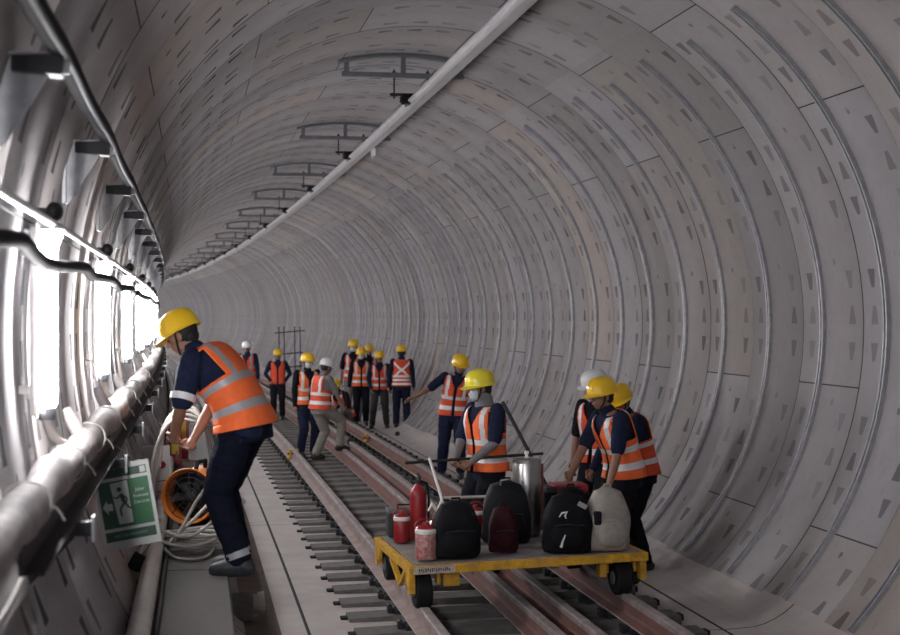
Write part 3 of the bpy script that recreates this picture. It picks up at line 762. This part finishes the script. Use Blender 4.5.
# group far left
person('worker with white helmet standing behind the bending worker, mostly hidden by his vest', 34.1, 1.42, 0.06, 165, .99, helmet=helm_w, vest=orange_d, tape=silver_d)
person('worker in navy overalls with hands at his waist beside the left rail', 32.6, 1.98, .06, 176, .90, lean=2,
       hands=((-.16, .12, .92), (.16, .12, .92)), elb=((-1, -.5, 0), (1, -.5, 0)), helmet=helm_y, shirt=navy, trousers=black_cl, tape=orange_d, vest=orange_d)
person('masked worker in open orange vest on the sleepers, yellow helmet, left of the white helmet', 23.9, 1.80, .06, -165, .98, lean=2, mask=True, vest=orange, helmet=helm_y,
       hands=((-.22, .02, .80), (.22, .05, .80)), shirt=black_cl, trousers=navy, style='std', tape=silver)
person('worker in white helmet, grey shirt and khaki trousers, one foot raised on a rail', 23.3, 1.93, .06, -62, .96, lean=10, pel=(0, .02, -.03), head=(0, -12), vest=orange_d, helmet=helm_w, shirt=grey_cl, trousers=khaki,
       long_sleeve=False, feet=((-.10, .0, 0, 0), (.11, .33, .14, 0)), hands=((-.20, .16, .86), (.2, .36, .84)))
person('crouching worker sitting on the right running rail, yellow helmet', 29.6, 3.09, .24, 130, .98, lean=32, pel=(0, 0, -.78), head=(0, -10), vest=orange_d, helmet=helm_y, shirt=black_cl, trousers=grey_cl,
       feet=((-.16, .42, -.2, 0), (.16, .42, -.2, 0)), hands=((-.15, .42, .28), (.15, .40, .30)), knee=((-.3, .4, 1), (.3, .4, 1)))
person('worker in light grey trousers at the back left of the standing group, yellow helmet', 32.6, 3.63, 0.0, 170, 1.06, vest=orange_d, helmet=helm_y, shirt=black_cl, trousers=grey_cl, mask=True, long_sleeve=False)
person('masked worker in orange vest at the front of the standing group, hands hanging', 31.4, 3.63, 0, 178, .97, vest=orange, helmet=helm_y, shirt=black_cl, trousers=black_cl, mask=True, tape=silver)
person('worker almost hidden behind the middle of the standing group, only yellow helmet and shoulders', 33.6, 4.11, 0.02, 180, .97, vest=orange_d, helmet=helm_y, shirt=black_cl, trousers=black_cl)
person('worker in charcoal trousers facing the camera, right of the masked man in the standing group', 30.4, 3.88, 0, 172, .94, vest=orange_d, helmet=helm_y, shirt=navy, trousers=charcoal_cl, feet=((-.16, 0, 0, 10), (.16, .05, 0, -10)),
       hands=((-.24, .1, .80), (.18, .18, .86)))
person('worker seen from behind with a white X of tape on the orange vest, yellow helmet', 29.9, 4.26, .04, -8, .99, vest=orange_d, helmet=helm_y, shirt=navy, trousers=navy, style='back_x', tape=mat('tape_bright', (.9, .9, .9), .5),
       hands=((-.27, 0, .80), (.25, 0, .80)))
person('worker stretching his bare arm out to the left, standing behind the worker with the rod', 20.95, 3.62, 0, 168, 1.05, .009, lean=6, side=-10, head=(18, -10), vest=orange_d, helmet=helm_y, shirt=navy, trousers=navy, long_sleeve=False,
       hands=((-.20, .10, .85), (.66, .14, 1.02)), elb=((-1, -.5, -.3), (.2, -.2, -1)), feet=((-.10, .05, 0, 0), (.16, -.05, 0, 10)), grip=.2, style='std')
person('worker in lemon yellow helmet and grey neck scarf holding a black rod behind the cart', 12.85, 2.46, .06, 116, 1.05, .007, lean=4, head=(-16, -5), vest=orange, helmet=helm_l, shirt=navy, trousers=black_cl, long_sleeve=False, bare=True, mask=True,
       scarf=grey_cl, hands=((-.14, .28, .94), (.04, .30, .95)), elb=((-1, -.6, -.2), (1, -.6, -.2)), feet=((-.12, .05, 0, 0), (.12, 0, 0, 0)), grip=1.0)
# right trio
person('worker in white helmet standing behind the two yellow helmets beside the cart', 13.9, 3.77, 0, 128, 1.06, .009, lean=4, head=(-10, -10), vest=orange_d, helmet=helm_w, shirt=black_cl, trousers=black_cl, long_sleeve=False,
       hands=((-.24, .08, .80), (.24, .1, .8)))
person('worker bending towards the cream backpack at the right end of the cart, yellow helmet', 12.5, 3.48, 0, 104, 1.07, .007, lean=22, pel=(0, -.12, 0), head=(4, 2), vest=orange, helmet=helm_y, shirt=navy, trousers=black_cl, long_sleeve=False,
       hands=((-.26, .18, .76), (.08, .42, .72)), elb=((-1, -.6, -.2), (1, -.5, -.2)), feet=((-.11, -.12, 0, 0), (.12, .0, 0, 0)), cuff=False, grip=.8, shoes=boot)
person('rightmost worker beside the cart, yellow helmet, orange vest with two white tapes', 13.1, 3.83, 0, 105, 1.02, .007, lean=20, pel=(0, -.10, 0), head=(20, -14), vest=orange_d, helmet=helm_y, shirt=navy, trousers=black_cl, long_sleeve=True,
       hands=((-.2, .25, .80), (.15, .35, .8)), feet=((-.1, -.1, 0, 0), (.12, -.05, 0, 0)), style='wide')
# ------------------------------------------------------------------ cart
CY = 3.0
cart = root('track_cart', 10.42, 2.30, .25, CY); tag(cart, 'flat yellow track cart on four wheels carrying bags and flasks', 'cart')
DZ = .33
cart.rotation_euler[1] = -math.atan(.035/1.5)
wd, dp = .845, 1.42       # half width, depth
m = MB(); m.box((0, dp/2, DZ-.006), (2*wd-.04, dp-.03, .012)); m.build('deck', deckm, cart)
m = MB(); m.box((0, 0, DZ-.038), (2*wd+.07, .045, .06), bev=.005); m.build('front_beam', yel, cart)
m = MB(); m.box((0, dp, DZ-.038), (2*wd+.07, .045, .06), bev=.005); m.build('rear_beam', yel, cart)
for q in (-1, 1):
    m = MB(); m.box((q*(wd+.012), dp/2, DZ-.038), (.045, dp-.05, .06), bev=.005); m.build('side_beam', yel, cart)
for x in (-.35, .2, .6): m = MB(); m.box((x, dp/2, DZ-.05), (.05, dp-.05, .06)); m.build('cross_member', yel, cart)
for q, px in ((-1, -.765), (1, .715)):
    for y in (.13, dp-.13):
        wv = bpy.data.objects.new('wheel', None)
        m = MB(); m.lathe([(.03, -.058), (.115, -.058), (.128, -.045), (.128, .045), (.115, .058), (.03, .058)], 28, c=(px, y, .128), axis=(1, 0, 0)); wo = m.build('wheel', blk, cart, 40)
        m = MB(); m.lathe([(.045, -.066), (.05, -.062), (.05, .062), (.045, .066)], 18, c=(px, y, .128), axis=(1, 0, 0)); m.build('hub', galv_d, wo, 40)
        
        for fx in (px+.115*(-q), px+.10*q*.98): m = MB(); m.box((fx, y, .235), (.025, .09, .13), bev=.004); m.build('wheel_fork', yel, cart)
for q in (-1, 1):
    for y in (-.0, dp):
        m = MB(); m.box((q*(wd+.01), y+(.06 if y == 0 else -.06), DZ-.12), (.05, .075, .18), bev=.005); m.build('corner_leg', yel, cart)
    m = MB(); m.bar((q*(wd+.012), .2, DZ-.07), (q*(wd+.012), .45, .12), .035); m.bar((q*(wd+.012), .45, .12), (q*(wd+.012), .8, DZ-.07), .035); m.build('side_brace', yel, cart)
m = MB(); m.box((.56, .1, .21), (.05, .09, .12)); m.build('hanging_bracket', yel, cart); m = MB(); m.box((-.56, .12, .20), (.12, .1, .10), bev=.01); m.build('drawbar_socket', yel, cart)
m = MB(); m.box((-.70, -.0245, DZ-.038), (.30, .003, .05)); pl = m.build('name_plate', mat('plate_pale', (.55, .5, .47), .6, 0, .5, 60), cart)
m = MB()
for i in range(15):
    x = -.81+.0155*i; m.box((x, -.0268, DZ-.038+.004*sin(i*2.1)), (.009, .0015, .018+.008*(i % 3 == 0)))
m.build('lettering', mat('plate_ink', (.08, .06, .06), .7), pl)
# tilted handle frame behind the cart
m = MB(); m.tube([(-.27, dp, DZ), (-.27, dp+.30, DZ+.26), (-.27, dp+.72, DZ+.52)], .013, 10); m.build('handle_post', whitep, cart, 60)
m = MB(); m.tube([(-.27, dp+.28, DZ+.24), (.28, dp+.18, DZ+.24)], .012, 8); m.build('handle_rail', mat('dirty_white', (.45, .42, .38), .6), cart, 60)
m = MB(); m.tube([(.28, dp+.18, DZ+.25), (.28, dp, DZ-.01)], .012, 8); m.build('handle_post', whitep, cart, 60)
# ---- things on the deck : placed by (s, X) on deck
def onD(name, label, cat, s, X, rz=0, grp=None, dz=0):
    zt = .25+DZ+.001+cant(X)*1.0-.0055+dz
    r = root(name, s, X, zt, rz); tag(r, label, cat, grp); return r
def jug(s, X, label, mt, h=.235, rad=.062, band=True):
    r = onD('water_jug', label, 'jug', s, X)
    m = MB(); m.lathe([(rad*.93, 0), (rad, .012), (rad, h*.72), (rad*.9, h*.76)], 24); m.build('jug_body', mt, r, 40)
    m = MB(); m.lathe([(rad*1.02, h*.70), (rad*1.05, h*.72), (rad*1.05, h*.80), (rad*.95, h*.83)], 24); m.build('lid_band', whitep, r, 40)
    m = MB(); m.lathe([(rad*.95, h*.83), (rad*.8, h*.89), (rad*.35, h*.93), (rad*.3, h)], 24); m.build('lid', redp, r, 40)
    m = MB(); m.tube([(-rad*1.0, 0, h*.76), (-rad*1.05, 0, h*.95), (-rad*.5, 0, h*1.08), (rad*.5, 0, h*1.08), (rad*1.05, 0, h*.95), (rad, 0, h*.76)], .006, 8); m.build('handle', redp, r, 60)
jug(11.36, 1.50, 'red water jug with a white ring, left front of the grey case on the cart', redp)
jug(10.53, 1.56, 'red and white patterned jug at the front left corner of the cart', redpat, .26, .078)
jug(11.42, 2.085, 'red water jug with white lid ring between the two dark backpacks', redp, .25, .062)
r = onD('fire_extinguisher', 'tall red cylinder bottle standing on the left part of the cart', 'fire extinguisher', 11.45, 1.64)
m = MB(); m.lathe([(.06, 0), (.065, .01), (.065, .34), (.055, .385), (.028, .41), (.022, .43)], 24); m.build('cylinder', redp, r, 40)
m = MB(); m.lathe([(.024, .43), (.024, .46)], 12); m.box((0, -.03, .47), (.02, .1, .015)); m.box((0, -.03, .495), (.018, .11, .01), rot=M4.Rotation(.2, 3, 'X')); m.build('valve', steelblk, r)
m = MB(); m.tube([(.02, 0, .45), (.07, 0, .43), (.085, .0, .30), (.08, 0, .14)], .009, 8); m.build('hose', blk, r, 60)
r = onD('equipment_case', 'dark grey case at the rear left corner of the cart', 'case', 11.66, 1.56)
m = MB(); m.box((0, 0, .10), (.27, .2, .2), bev=.02); m.build('case_body', mat('case_grey', (.018, .02, .022), .5), r)
m = MB(); m.box((0, 0, .205), (.275, .205, .03), bev=.01); m.build('lid', mat('case_lid', (.12, .125, .13), .45), r)
m = MB(); m.box((-.06, -.105, .17), (.03, .012, .04), bev=.003); m.box((.06, -.105, .17), (.03, .012, .04), bev=.003); m.build('latch', galv_d, r)
m = MB(); m.tube([(-.05, 0, .22), (-.05, 0, .245), (.05, 0, .245), (.05, 0, .22)], .007, 8); m.build('handle', blk, r, 60)
# crumpled plastic bag
r = onD('plastic_bag', 'crumpled white plastic bag beside the tall red cylinder', 'bag', 10.95, 1.69)
pm = mat('bag_film', (.62, .58, .58), .3)
m = MB(); vs = []; n = 24; k = 18
for i in range(k+1):
    t = i/k; rr = .075*(sin(pi*min(1, t*1.05+.12))**.6)*(1-.45*t)+.008
    for j in range(n):
        a = 2*pi*j/n; q = rr*(1+.5*noise.noise(V((cos(a)*1.8, sin(a)*1.8, t*5)))); vs.append((q*cos(a)+.05*t*t-.02, q*sin(a), .30*t))
m.add(vs, [(i*n+j, i*n+(j+1) % n, (i+1)*n+(j+1) % n, (i+1)*n+j) for i in range(k) for j in range(n)]+[tuple(range(n-1, -1, -1)), tuple(k*n+j for j in range(n))]); m.build('film', pm, r, 80)
m = MB(); m.tube([(.02, 0, .28), (.05, .01, .34), (.09, .0, .30)], [.012, .02, .008], 8); m.tube([(.02, 0, .28), (-.02, .01, .33), (-.05, .0, .28)], [.012, .02, .006], 8); m.build('tied_handles', pm, r, 60)
def backpack(s, X, label, w, d, h, cm, rz=0, dz=0, trim=None, lean=0, pocket=True, name='backpack', pm_=None, cat='backpack'):
    r = onD(name, label, cat, s, X, rz)
    m = MB(); secs = []; n = 28
    for i in range(15):
        t = i/14; kx = (1-.10*(1-min(1, t/.12))**2)*(1-.50*max(0, (t-.42)/.58)**1.8) if t < 1 else .35; 
        ky = (1-.12*(1-min(1, t/.12))**2)*(1-.55*max(0, (t-.55)/.45)**2)
        if t > .93: kx *= .80; ky *= .7
        if t >= .999: kx *= .5; ky *= .4
        ring = []
        for j in range(n):
            a = 2*pi*j/n; c_, s_ = cos(a), sin(a)
            wob = 1+.11*noise.noise(V((c_*1.5+s, s_*1.5, t*4)))
            ring.append((w/2*kx*wob*math.copysign(abs(c_)**.6, c_), d/2*ky*wob*math.copysign(abs(s_)**.6, s_)+lean*t, h*t))
        secs.append(ring)
    m.loft(secs); m.build('bag_body', cm, r, 70)
    if pocket:
        m = MB(); secs = []
        for i in range(9):
            t = i/8; k = (1-.5*abs(2*t-1)**3); yy = -d/2-.035*k+lean*t*.5
            secs.append([(w*.36*k*math.copysign(abs(cos(2*pi*j/20))**.6, cos(2*pi*j/20)), -d/2+.01+.045*k*sin(2*pi*j/20)+lean*t*.5, h*.06+h*.46*t) for j in range(20)])
        m.loft(secs); m.build('front_pocket', pm_ or cm, r, 70)
        m = MB(); m.tube([(-w*.30, -d/2-.030, h*.48), (0, -d/2-.042, h*.505), (w*.30, -d/2-.030, h*.48)], .004, 6); m.build('zip', trim or steelblk, r)
    m = MB(); m.tube([(-w*.09, 0+lean, h*.96), (-w*.08, lean, h*1.04), (w*.08, lean, h*1.04), (w*.09, lean, h*.96)], .008, 8); m.build('grab_loop', cm, r, 60)
    for q in (-1, 1):
        m = MB(); m.tube([(q*w*.2, d*.3+lean, h*.92), (q*w*.30, d*.62+lean*.6, h*.6), (q*w*.34, d*.5, h*.12)], [(.02, .006)]*3, 8); m.build('shoulder_strap', cm, r, 60)
    return r
bb = mat('bag_black', (.007, .0075, .010), .75, 0, .3, 30, spec=.15)
bn = mat('bag_navy', (.016, .018, .035), .7, 0, .3, 30, spec=.15)
bg_ = mat('bag_dark_grey', (.011, .012, .016), .65, 0, .3, 30, spec=.15)
bm_ = mat('bag_maroon', (.035, .006, .010), .75, 0, .3, 30, spec=.15)
bc = mat('bag_cream', (.36, .33, .295), .8, 0, .2, 25)
backpack(10.57, 1.78, 'black backpack at the left front of the cart, right of the patterned jug', .35, .22, .40, bb, 4)
r = backpack(11.15, 2.27, 'dark grey backpack with metal clips in the middle of the cart behind the maroon bag', .37, .26, .46, bg_, -6)
m = MB(); m.tube([(-.05, -.06, .42), (-.05, -.10, .47), (.0, -.11, .48), (.04, -.08, .47)], .006, 6); m.build('metal_clip', galv, r)
backpack(10.68, 2.15, 'small maroon bag standing in front of the dark grey backpack', .215, .14, .335, bm_, -4, name='maroon_bag', cat='bag')
r = backpack(10.57, 2.60, 'black backpack with white swoosh marks, left of the cream backpack', .36, .24, .42, bb, -8)
m = MB(); m.tube([(-.07, -.128, .26), (-.05, -.13, .29), (-.015, -.132, .295), (-.03, -.133, .27), (-.02, -.133, .25)], [.004, .008, .01, .008, .004], 6); m.tube([(-.06, -.168, .05), (-.05, -.172, .09), (-.03, -.17, .14)], [.01, .007, .004], 6); m.build('white_mark', whitep, r)
m = MB(); m.box((.10, -.1, .34), (.07, .008, .035), rot=M4.Rotation(.5, 3, 'Y'), bev=.003); m.build('grey_tag', mat('tag_grey', (.3, .3, .32), .6), r)
r = backpack(10.57, 2.90, 'cream backpack at the right end of the cart held by the bending worker', .31, .25, .45, bc, 6, trim=bc)
m = MB(); m.box((-.115, -.10, .24), (.05, .06, .10), bev=.015); m.build('side_pouch', bg_, r)
r = onD('steel_flask', 'tall brushed steel canister standing upright behind the bags on the cart', 'canister', 11.42, 2.49)
m = MB(); m.lathe([(.104, 0), (.110, .008), (.110, .56), (.105, .572)], 36); m.build('canister_body', steel, r, 40)
m = MB(); m.lathe([(.114, .56), (.114, .585), (.10, .597), (.02, .60)], 36); m.build('lid', steel, r, 40)
m = MB(); m.lathe([(.012, .60), (.012, .625), (.02, .63), (.02, .65), (0.002, .652)], 14); m.build('knob', whitep, r, 40)
m = MB(); m.box((.125, .0, .30), (.012, .035, .5)); m.build('red_strip', mat('dull_red', (.16, .03, .02), .7), r)
r = onD('tool_case', 'black tool case with red lid behind the black backpack', 'case', 11.58, 2.83)
m = MB(); m.box((0, 0, .15), (.38, .28, .30), bev=.02); m.build('case_body', bb, r)
m = MB(); m.box((0.03, 0, .335), (.28, .25, .07), bev=.02); lo = m.build('lid', redp, r)
m = MB(); m.box((-.13, -.03, .33), (.09, .2, .05), bev=.01); m.tube([(-.06, -.13, .345), (.1, -.13, .35)], .008, 6); m.build('latch', steelblk, r)
backpack(11.25, 2.80, 'black duffel bag between the steel canister and the black backpack', .28, .24, .38, bb, 10, pocket=False, name='duffel_bag', cat='bag')
# rods
def rod(name, label, A, B, rad, m_, cat='rod'):
    p = W(*A); q = W(*B); mid = (p+q)/2
    o = MB().tube([p, p.lerp(q, .5), q], rad, 10).build(name, m_, smooth=60, origin=mid); return tag(o, label, cat)
rod('black_rod', 'long black rod held level by the worker behind the cart', (12.58, 1.70, 1.055), (12.60, 2.90, 1.115), .013, steelblk)
rod('steel_bar', 'black bar leaning diagonally against the steel canister', (11.75, 2.93, .56), (12.0, 2.42, 1.60), .015, steelblk, 'bar')
# ------------------------------------------------------------------ steel frame rack in the distance
r = root('steel_rack', 40.0, 2.90, .06, 10); tag(r, 'tall black steel frame with four uprights standing on the track far behind the workers', 'frame')
for i, x in enumerate((-.26, -.12, .17, .32)):
    m = MB(); m.tube([(x, 0, 0), (x-.03, 0, 1.92)], .016, 8); m.ball((x-.03, 0, 1.93), .024, 8); m.build('upright', steelblk, r)
for z_, a_, b_ in ((1.80, -.40, .42), (1.22, -.38, .36), (.86, -.36, .36)):
    m = MB(); m.box(((a_+b_)/2, 0, z_+.02), (b_-a_, .05, .03), rot=M4.Rotation(-.08, 3, 'Y')); m.build('crossbar', steelblk, r)
# small stone on the floor
r_ = MB(); r_.ball((0, 0, 0), (.05, .07, .05), 10); o = r_.build('stone', steelblk, smooth=60); o.location = W(28.4, 3.94, .045); tag(o, 'small dark lump lying on the floor right of the rail', 'stone')
# ------------------------------------------------------------------ walkway things
sg = root('exit_sign', 7.75, -.36, 1.135, 0); tag(sg, 'green and white emergency exit sign hanging below the wrapped pipe', 'sign')
sg.rotation_euler = (R_(-4), R_(-10), sg.rotation_euler[2]+R_(-4))
green = mat('sign_green', (.010, .095, .03), .5); greend = mat('sign_dark_green', (.010, .05, .026), .5); sw = mat('sign_white', (.40, .41, .40), .5)
sg.scale = (1.1, 1, 1.1); SW, SHh = .262, .385
m = MB(); m.box((0, 0, SHh/2), (SW, .008, SHh), bev=.002); m.build('board', sw, sg)
def fl(x0, z0, x1, z1, mt, name, y=-.0052, par=sg):
    m = MB(); m.box(((x0+x1)/2, y, (z0+z1)/2), (x1-x0, .0016, z1-z0)); return m.build(name, mt, par)
fl(-.115, .325, .115, .362, greend, 'header_band'); fl(.085, .33, .110, .358, sw, 'emblem', -.0066)
fl(-.115, .095, .115, .310, greend, 'picture_panel'); fl(.028, .095, .115, .310, green, 'text_panel', -.0062)
fl(-.115, .035, .115, .080, greend, 'footer_band')
m = MB(); m.add([(-.060, -.0065, .300), (.020, -.0065, .305), (.020, -.0065, .110), (-.045, -.0065, .110)], [(0, 3, 2, 1)]); m.build('doorway', sw, sg)
m = MB(); Y = -.008
m.add([(-.108, Y, .195), (-.085, Y, .228), (-.085, Y, .210), (-.062, Y, .210), (-.062, Y, .178), (-.085, Y, .178), (-.085, Y, .162)], [(0, 6, 5, 4, 3, 2, 1)]); m.build('arrow', sw, sg)
m = MB(); 
m.lathe([(.011, 0), (.011, .001)], 14, c=(-.022, Y, .268), axis=(0, 1, 0))
for a, b, w_ in (((-.018, .248), (-.006, .205), .017), ((-.016, .245), (-.038, .228), .008), ((-.038, .228), (-.052, .238), .007), ((-.012, .243), (.008, .222), .008), ((.008, .222), (.002, .205), .007), ((-.006, .205), (-.030, .178), .010), ((-.030, .178), (-.028, .145), .009), ((-.004, .205), (.010, .180), .010), ((.010, .180), (.036, .172), .009)):
    m.bar((a[0], Y, a[1]), (b[0], Y, b[1]), .0012, w_)
m.build('running_figure', greend, sg)
def text(body, size, x, z_, par, mt, y=-.0075):
    cu = bpy.data.curves.new('lettering', 'FONT'); cu.body = body; cu.size = size; cu.align_x = 'CENTER'; cu.align_y = 'CENTER'; cu.extrude = .0004
    t = bpy.data.objects.new('lettering', cu); TMP.collection.objects.link(t)
    dg = tmp_graph(); me = bpy.data.meshes.new_from_object(t.evaluated_get(dg)); bpy.data.objects.remove(t); bpy.data.curves.remove(cu)
    o = bpy.data.objects.new('lettering', me); COL.objects.link(o); me.materials.clear(); me.materials.append(mt); o.parent = par
    o.location = (x, y, z_); o.rotation_euler = (pi/2, 0, 0); return o
text('Jalur', .024, .072, .255, sg, sw); text('Evakuasi', .0205, .072, .226, sg, sw); text('Darurat', .022, .072, .198, sg, sw)
text('KELUAR DARURAT', .018, 0, .057, sg, mat('sign_grey', (.2, .26, .22), .5), -.0066)
m = MB(); m.tube([(-.06, 0, SHh-.01), (-.07, .0, SHh+.06), (-.075, 0, SHh+.12)], .003, 6); m.tube([(.07, 0, SHh-.01), (.0, .02, SHh+.08), (-.07, .02, SHh+.12)], .003, 6); m.build('hanging_wire', steelblk, sg)
# second white board behind
r = root('notice_board', 11.9, -.40, ZB+.01, 4); tag(r, 'narrow white notice board with red marks behind the exit sign', 'sign')
m = MB(); m.box((.05, 0, .24), (.20, .012, .48), bev=.003); m.build('board', sw, r)
m = MB(); m.lathe([(.03, 0), (.03, .002), (.022, .002), (.022, 0)], 18, c=(.09, -.009, .33), axis=(0, 1, 0)); m.bar((.055, -.009, .2), (.12, -.009, .21), .002, .008); m.bar((.055, -.009, .12), (.12, -.009, .125), .002, .008); m.build('red_marks', redp, r)
# fan
fr = root('ventilator_fan', 10.95, -.05, ZB, 0); fr.scale = (1.12,)*3; tag(fr, 'orange portable ventilator drum lying on the walkway behind the cable coil', 'fan')
ax = V((-.35, -1, .05)).normalized(); og = mat('fan_orange', (.70, .20, .03), .45, 0, .15, 10)
c = V((0, .05, .185))
m = MB(); m.lathe([(.168, -.15), (.178, -.16), (.182, -.15), (.175, -.12), (.168, -.08), (.165, .10), (.172, .14), (.180, .15), (.175, .16), (.165, .15), (.155, .1), (.155, -.08), (.163, -.14)], 36, c=c, axis=ax); m.build('drum', og, fr, 40)
m = MB(); m.lathe([(.155, -.02), (.155, -.01)], 32, c=c, axis=ax); m.build('rear_grille', blk, fr)
m = MB(); m.lathe([(.045, .0), (.045, .09), (.03, .11), (.002, .115)], 20, c=c, axis=ax)
q0 = ax.to_track_quat('Z', 'Y')
for i in range(6):
    a = 2*pi*i/6; pa = [c+q0 @ V((r_*cos(a+o_), r_*sin(a+o_), zz)) for r_, o_, zz in ((.04, 0, .03), (.15, -.12, .02), (.15, .35, .075), (.04, .5, .07))]
    m.add(pa+[p-ax*.004 for p in pa], [(0, 1, 2, 3), (7, 6, 5, 4), (0, 4, 5, 1), (1, 5, 6, 2), (2, 6, 7, 3), (3, 7, 4, 0)])
m.build('blades', steelblk, fr)
m = MB()
for rr in (.05, .085, .12, .152): m.tube([c+q0 @ V((rr*cos(2*pi*j/28), rr*sin(2*pi*j/28), .135)) for j in range(28)], .0025, 5, closed=True)
for i in range(4):
    a = pi*i/4; m.tube([c+q0 @ V((.16*cos(a), .16*sin(a), .135)), c-q0 @ V((.16*cos(a), .16*sin(a), -.135))], .003, 5)
m.build('front_guard', steelblk, fr)
m = MB(); m.tube([c+V((.0, -.06, .17)), c+V((.01, -.05, .215)), c+V((.06, .07, .215)), c+V((.06, .09, .17))], .014, 8); m.build('handle', blk, fr, 60)
m = MB(); m.box((c.x-.09, c.y, .012), (.04, .24, .024)); m.box((c.x+.10, c.y, .012), (.04, .24, .024)); m.build('foot', steelblk, fr)
# cable loops
cc = mat('cable_cream', (.38, .36, .33), .5)
def spline(ctrl, n=10):
    P = [V(p) for p in ctrl]; out = []
    for i in range(len(P)-1):
        p0 = P[max(i-1, 0)]; p1 = P[i]; p2 = P[i+1]; p3 = P[min(i+2, len(P)-1)]
        for j in range(n):
            t = j/n; out.append(.5*((2*p1)+(-p0+p2)*t+(2*p0-5*p1+4*p2-p3)*t*t+(-p0+3*p1-3*p2+p3)*t**3))
    out.append(P[-1]); return out
cr = root('cable_bundle', 9.9, -.06, ZB, 0); tag(cr, 'cream cables looped from the wall over the fan into the hands of the bending worker', 'cable')
for i in range(5):     # coil lying on the walkway round the fan front
    rr = .17+.012*i; zz = .014+.022*i; pts = [(rr*1.08*cos(a)+.01+.012*i, .80*rr*sin(a)-.05, zz+.008*sin(3*a+i)) for a in [2*pi*j/40 for j in range(40)]]
    m = MB(); m.tube(pts, .011, 8, closed=True); m.build('coil_loop', cc, cr, 60)
lp = [[(-.24, -.3, .50), (-.20, -.32, .78), (-.10, -.34, .90), (.0, -.38, .90), (.05, -.42, .84)],
      [(-.26, -.3, .40), (-.22, -.33, .72), (-.12, -.36, .87), (.0, -.40, .87), (.05, -.42, .80)],
      [(-.28, -.3, .30), (-.24, -.35, .66), (-.14, -.37, .84), (.0, -.41, .84), (.06, -.42, .78)],
      [(-.22, -.28, .55), (-.18, -.3, .82), (-.08, -.34, .93), (.0, -.38, .92), (.05, -.42, .86)],
      [(.08, -.42, .82), (.13, -.3, .6), (.12, -.1, .35), (.02, -.12, .22), (-.12, -.2, .10), (-.16, -.25, .06)],
      [(.07, -.42, .80), (.10, -.32, .5), (.0, -.2, .30), (-.10, -.22, .12), (-.14, -.2, .05)],
      [(-.28, -.3, .30), (-.22, -.28, .16), (-.05, -.25, .10), (.10, -.2, .18), (.17, -.12, .30)],
      [(-.30, -.28, .34), (-.26, -.36, .14), (-.10, -.36, .06), (.05, -.3, .06), (.16, -.18, .10), (.20, -.05, .22)]]
for p in lp: m = MB(); m.tube(spline(p), .011, 8); m.build('cable_strand', cc, cr, 60)
m = MB(); m.tube(spline([(-.2, -.3, .05), (-.12, -.52, .014), (.0, -.62, .014), (.08, -.5, .014), (.12, -.3, .03)]), .010, 8); m.build('cable_strand', mat('cable_grey', (.2, .2, .19), .5), cr, 60)
# red extinguishers on the walkway further on
for i, (s, X, lb) in enumerate([(15.3, -.24, 'left of the two red extinguisher boxes standing on the walkway behind the cables'), (15.9, -.17, 'right of the two red extinguisher boxes standing on the walkway behind the cables')]):
    r = root('extinguisher_box', s, X, ZB+.0, 0); tag(r, lb, 'extinguisher')
    m = MB(); m.box((0, 0, .24), (.13, .14, .48), bev=.01); m.build('box_body', redp, r)
    m = MB(); m.box((0, -.072, .27), (.07, .006, .3)); m.build('yellow_label', mat('label_yellow', (.6, .42, .05), .6), r)
    m = MB(); m.box((0, 0, .49), (.12, .13, .02), bev=.004); m.build('cap', steelblk, r)
r = root('pipe_stand', 14.6, -.20, ZB, 0); tag(r, 'small rusty clamp stand across the kerb pipe on the walkway', 'clamp')
m = MB(); m.bar((-.05, 0, .13), (.17, 0, .10), .02); m.bar((.13, 0, .0), (.13, 0, .12), .018); m.bar((-.02, 0, .13), (-.02, .05, .20), .018); m.build('clamp_arm', mat('rusty', (.10, .05, .03), .8), r); m = MB(); m.lathe([(.02, -.02), (.02, .02)], 10, c=(.17, 0, .10), axis=(1, 0, 0)); m.build('knob', steelblk, r)
r = root('black_plug', 8.6, -.40, ZB+.1, 0); tag(r, 'black cable plug hanging below the exit sign', 'plug')
m = MB(); m.box((.02, 0, .02), (.07, .05, .1), bev=.012, rot=M4.Rotation(.5, 3, 'Y')); m.build('plug_body', blk, r)
m = MB(); m.tube(spline([(.04, 0, .06), (.10, .05, .14), (.14, .12, .24)]), .009, 8); m.tube(spline([(.03, 0, .06), (.08, .05, .15), (.12, .12, .26)]), .009, 8); m.build('cord', pvc, r, 60)
bpy.data.scenes.remove(TMP)
# ------------------------------------------------------------------ camera, world, colour
cd = bpy.data.cameras.new('cam'); co = bpy.data.objects.new('cam', cd); COL.objects.link(co)
co.location = (0, 0, HC); co.rotation_euler = (pi/2, 0, -TH); cd.sensor_width = 36; cd.lens = 60; cd.shift_y = -1.5/900; cd.clip_end = 400; cd.clip_start = .1
cd.dof.use_dof = True; cd.dof.focus_distance = 12.5; cd.dof.aperture_fstop = 3.5
SC.camera = co
LAMP.node_tree.nodes['Principled BSDF'].inputs['Emission Strength'].default_value = 46
wld = bpy.data.worlds.new('w'); SC.world = wld; wld.use_nodes = True
wld.node_tree.nodes['Background'].inputs[0].default_value = (.7, .75, .85, 1); wld.node_tree.nodes['Background'].inputs[1].default_value = .3
SC.view_settings.view_transform = 'Standard'; SC.view_settings.look = 'None'; SC.view_settings.gamma = 1; SC.view_settings.exposure = 2.05
SC.cycles.max_bounces = 8; SC.cycles.diffuse_bounces = 5; SC.cycles.use_light_tree = True
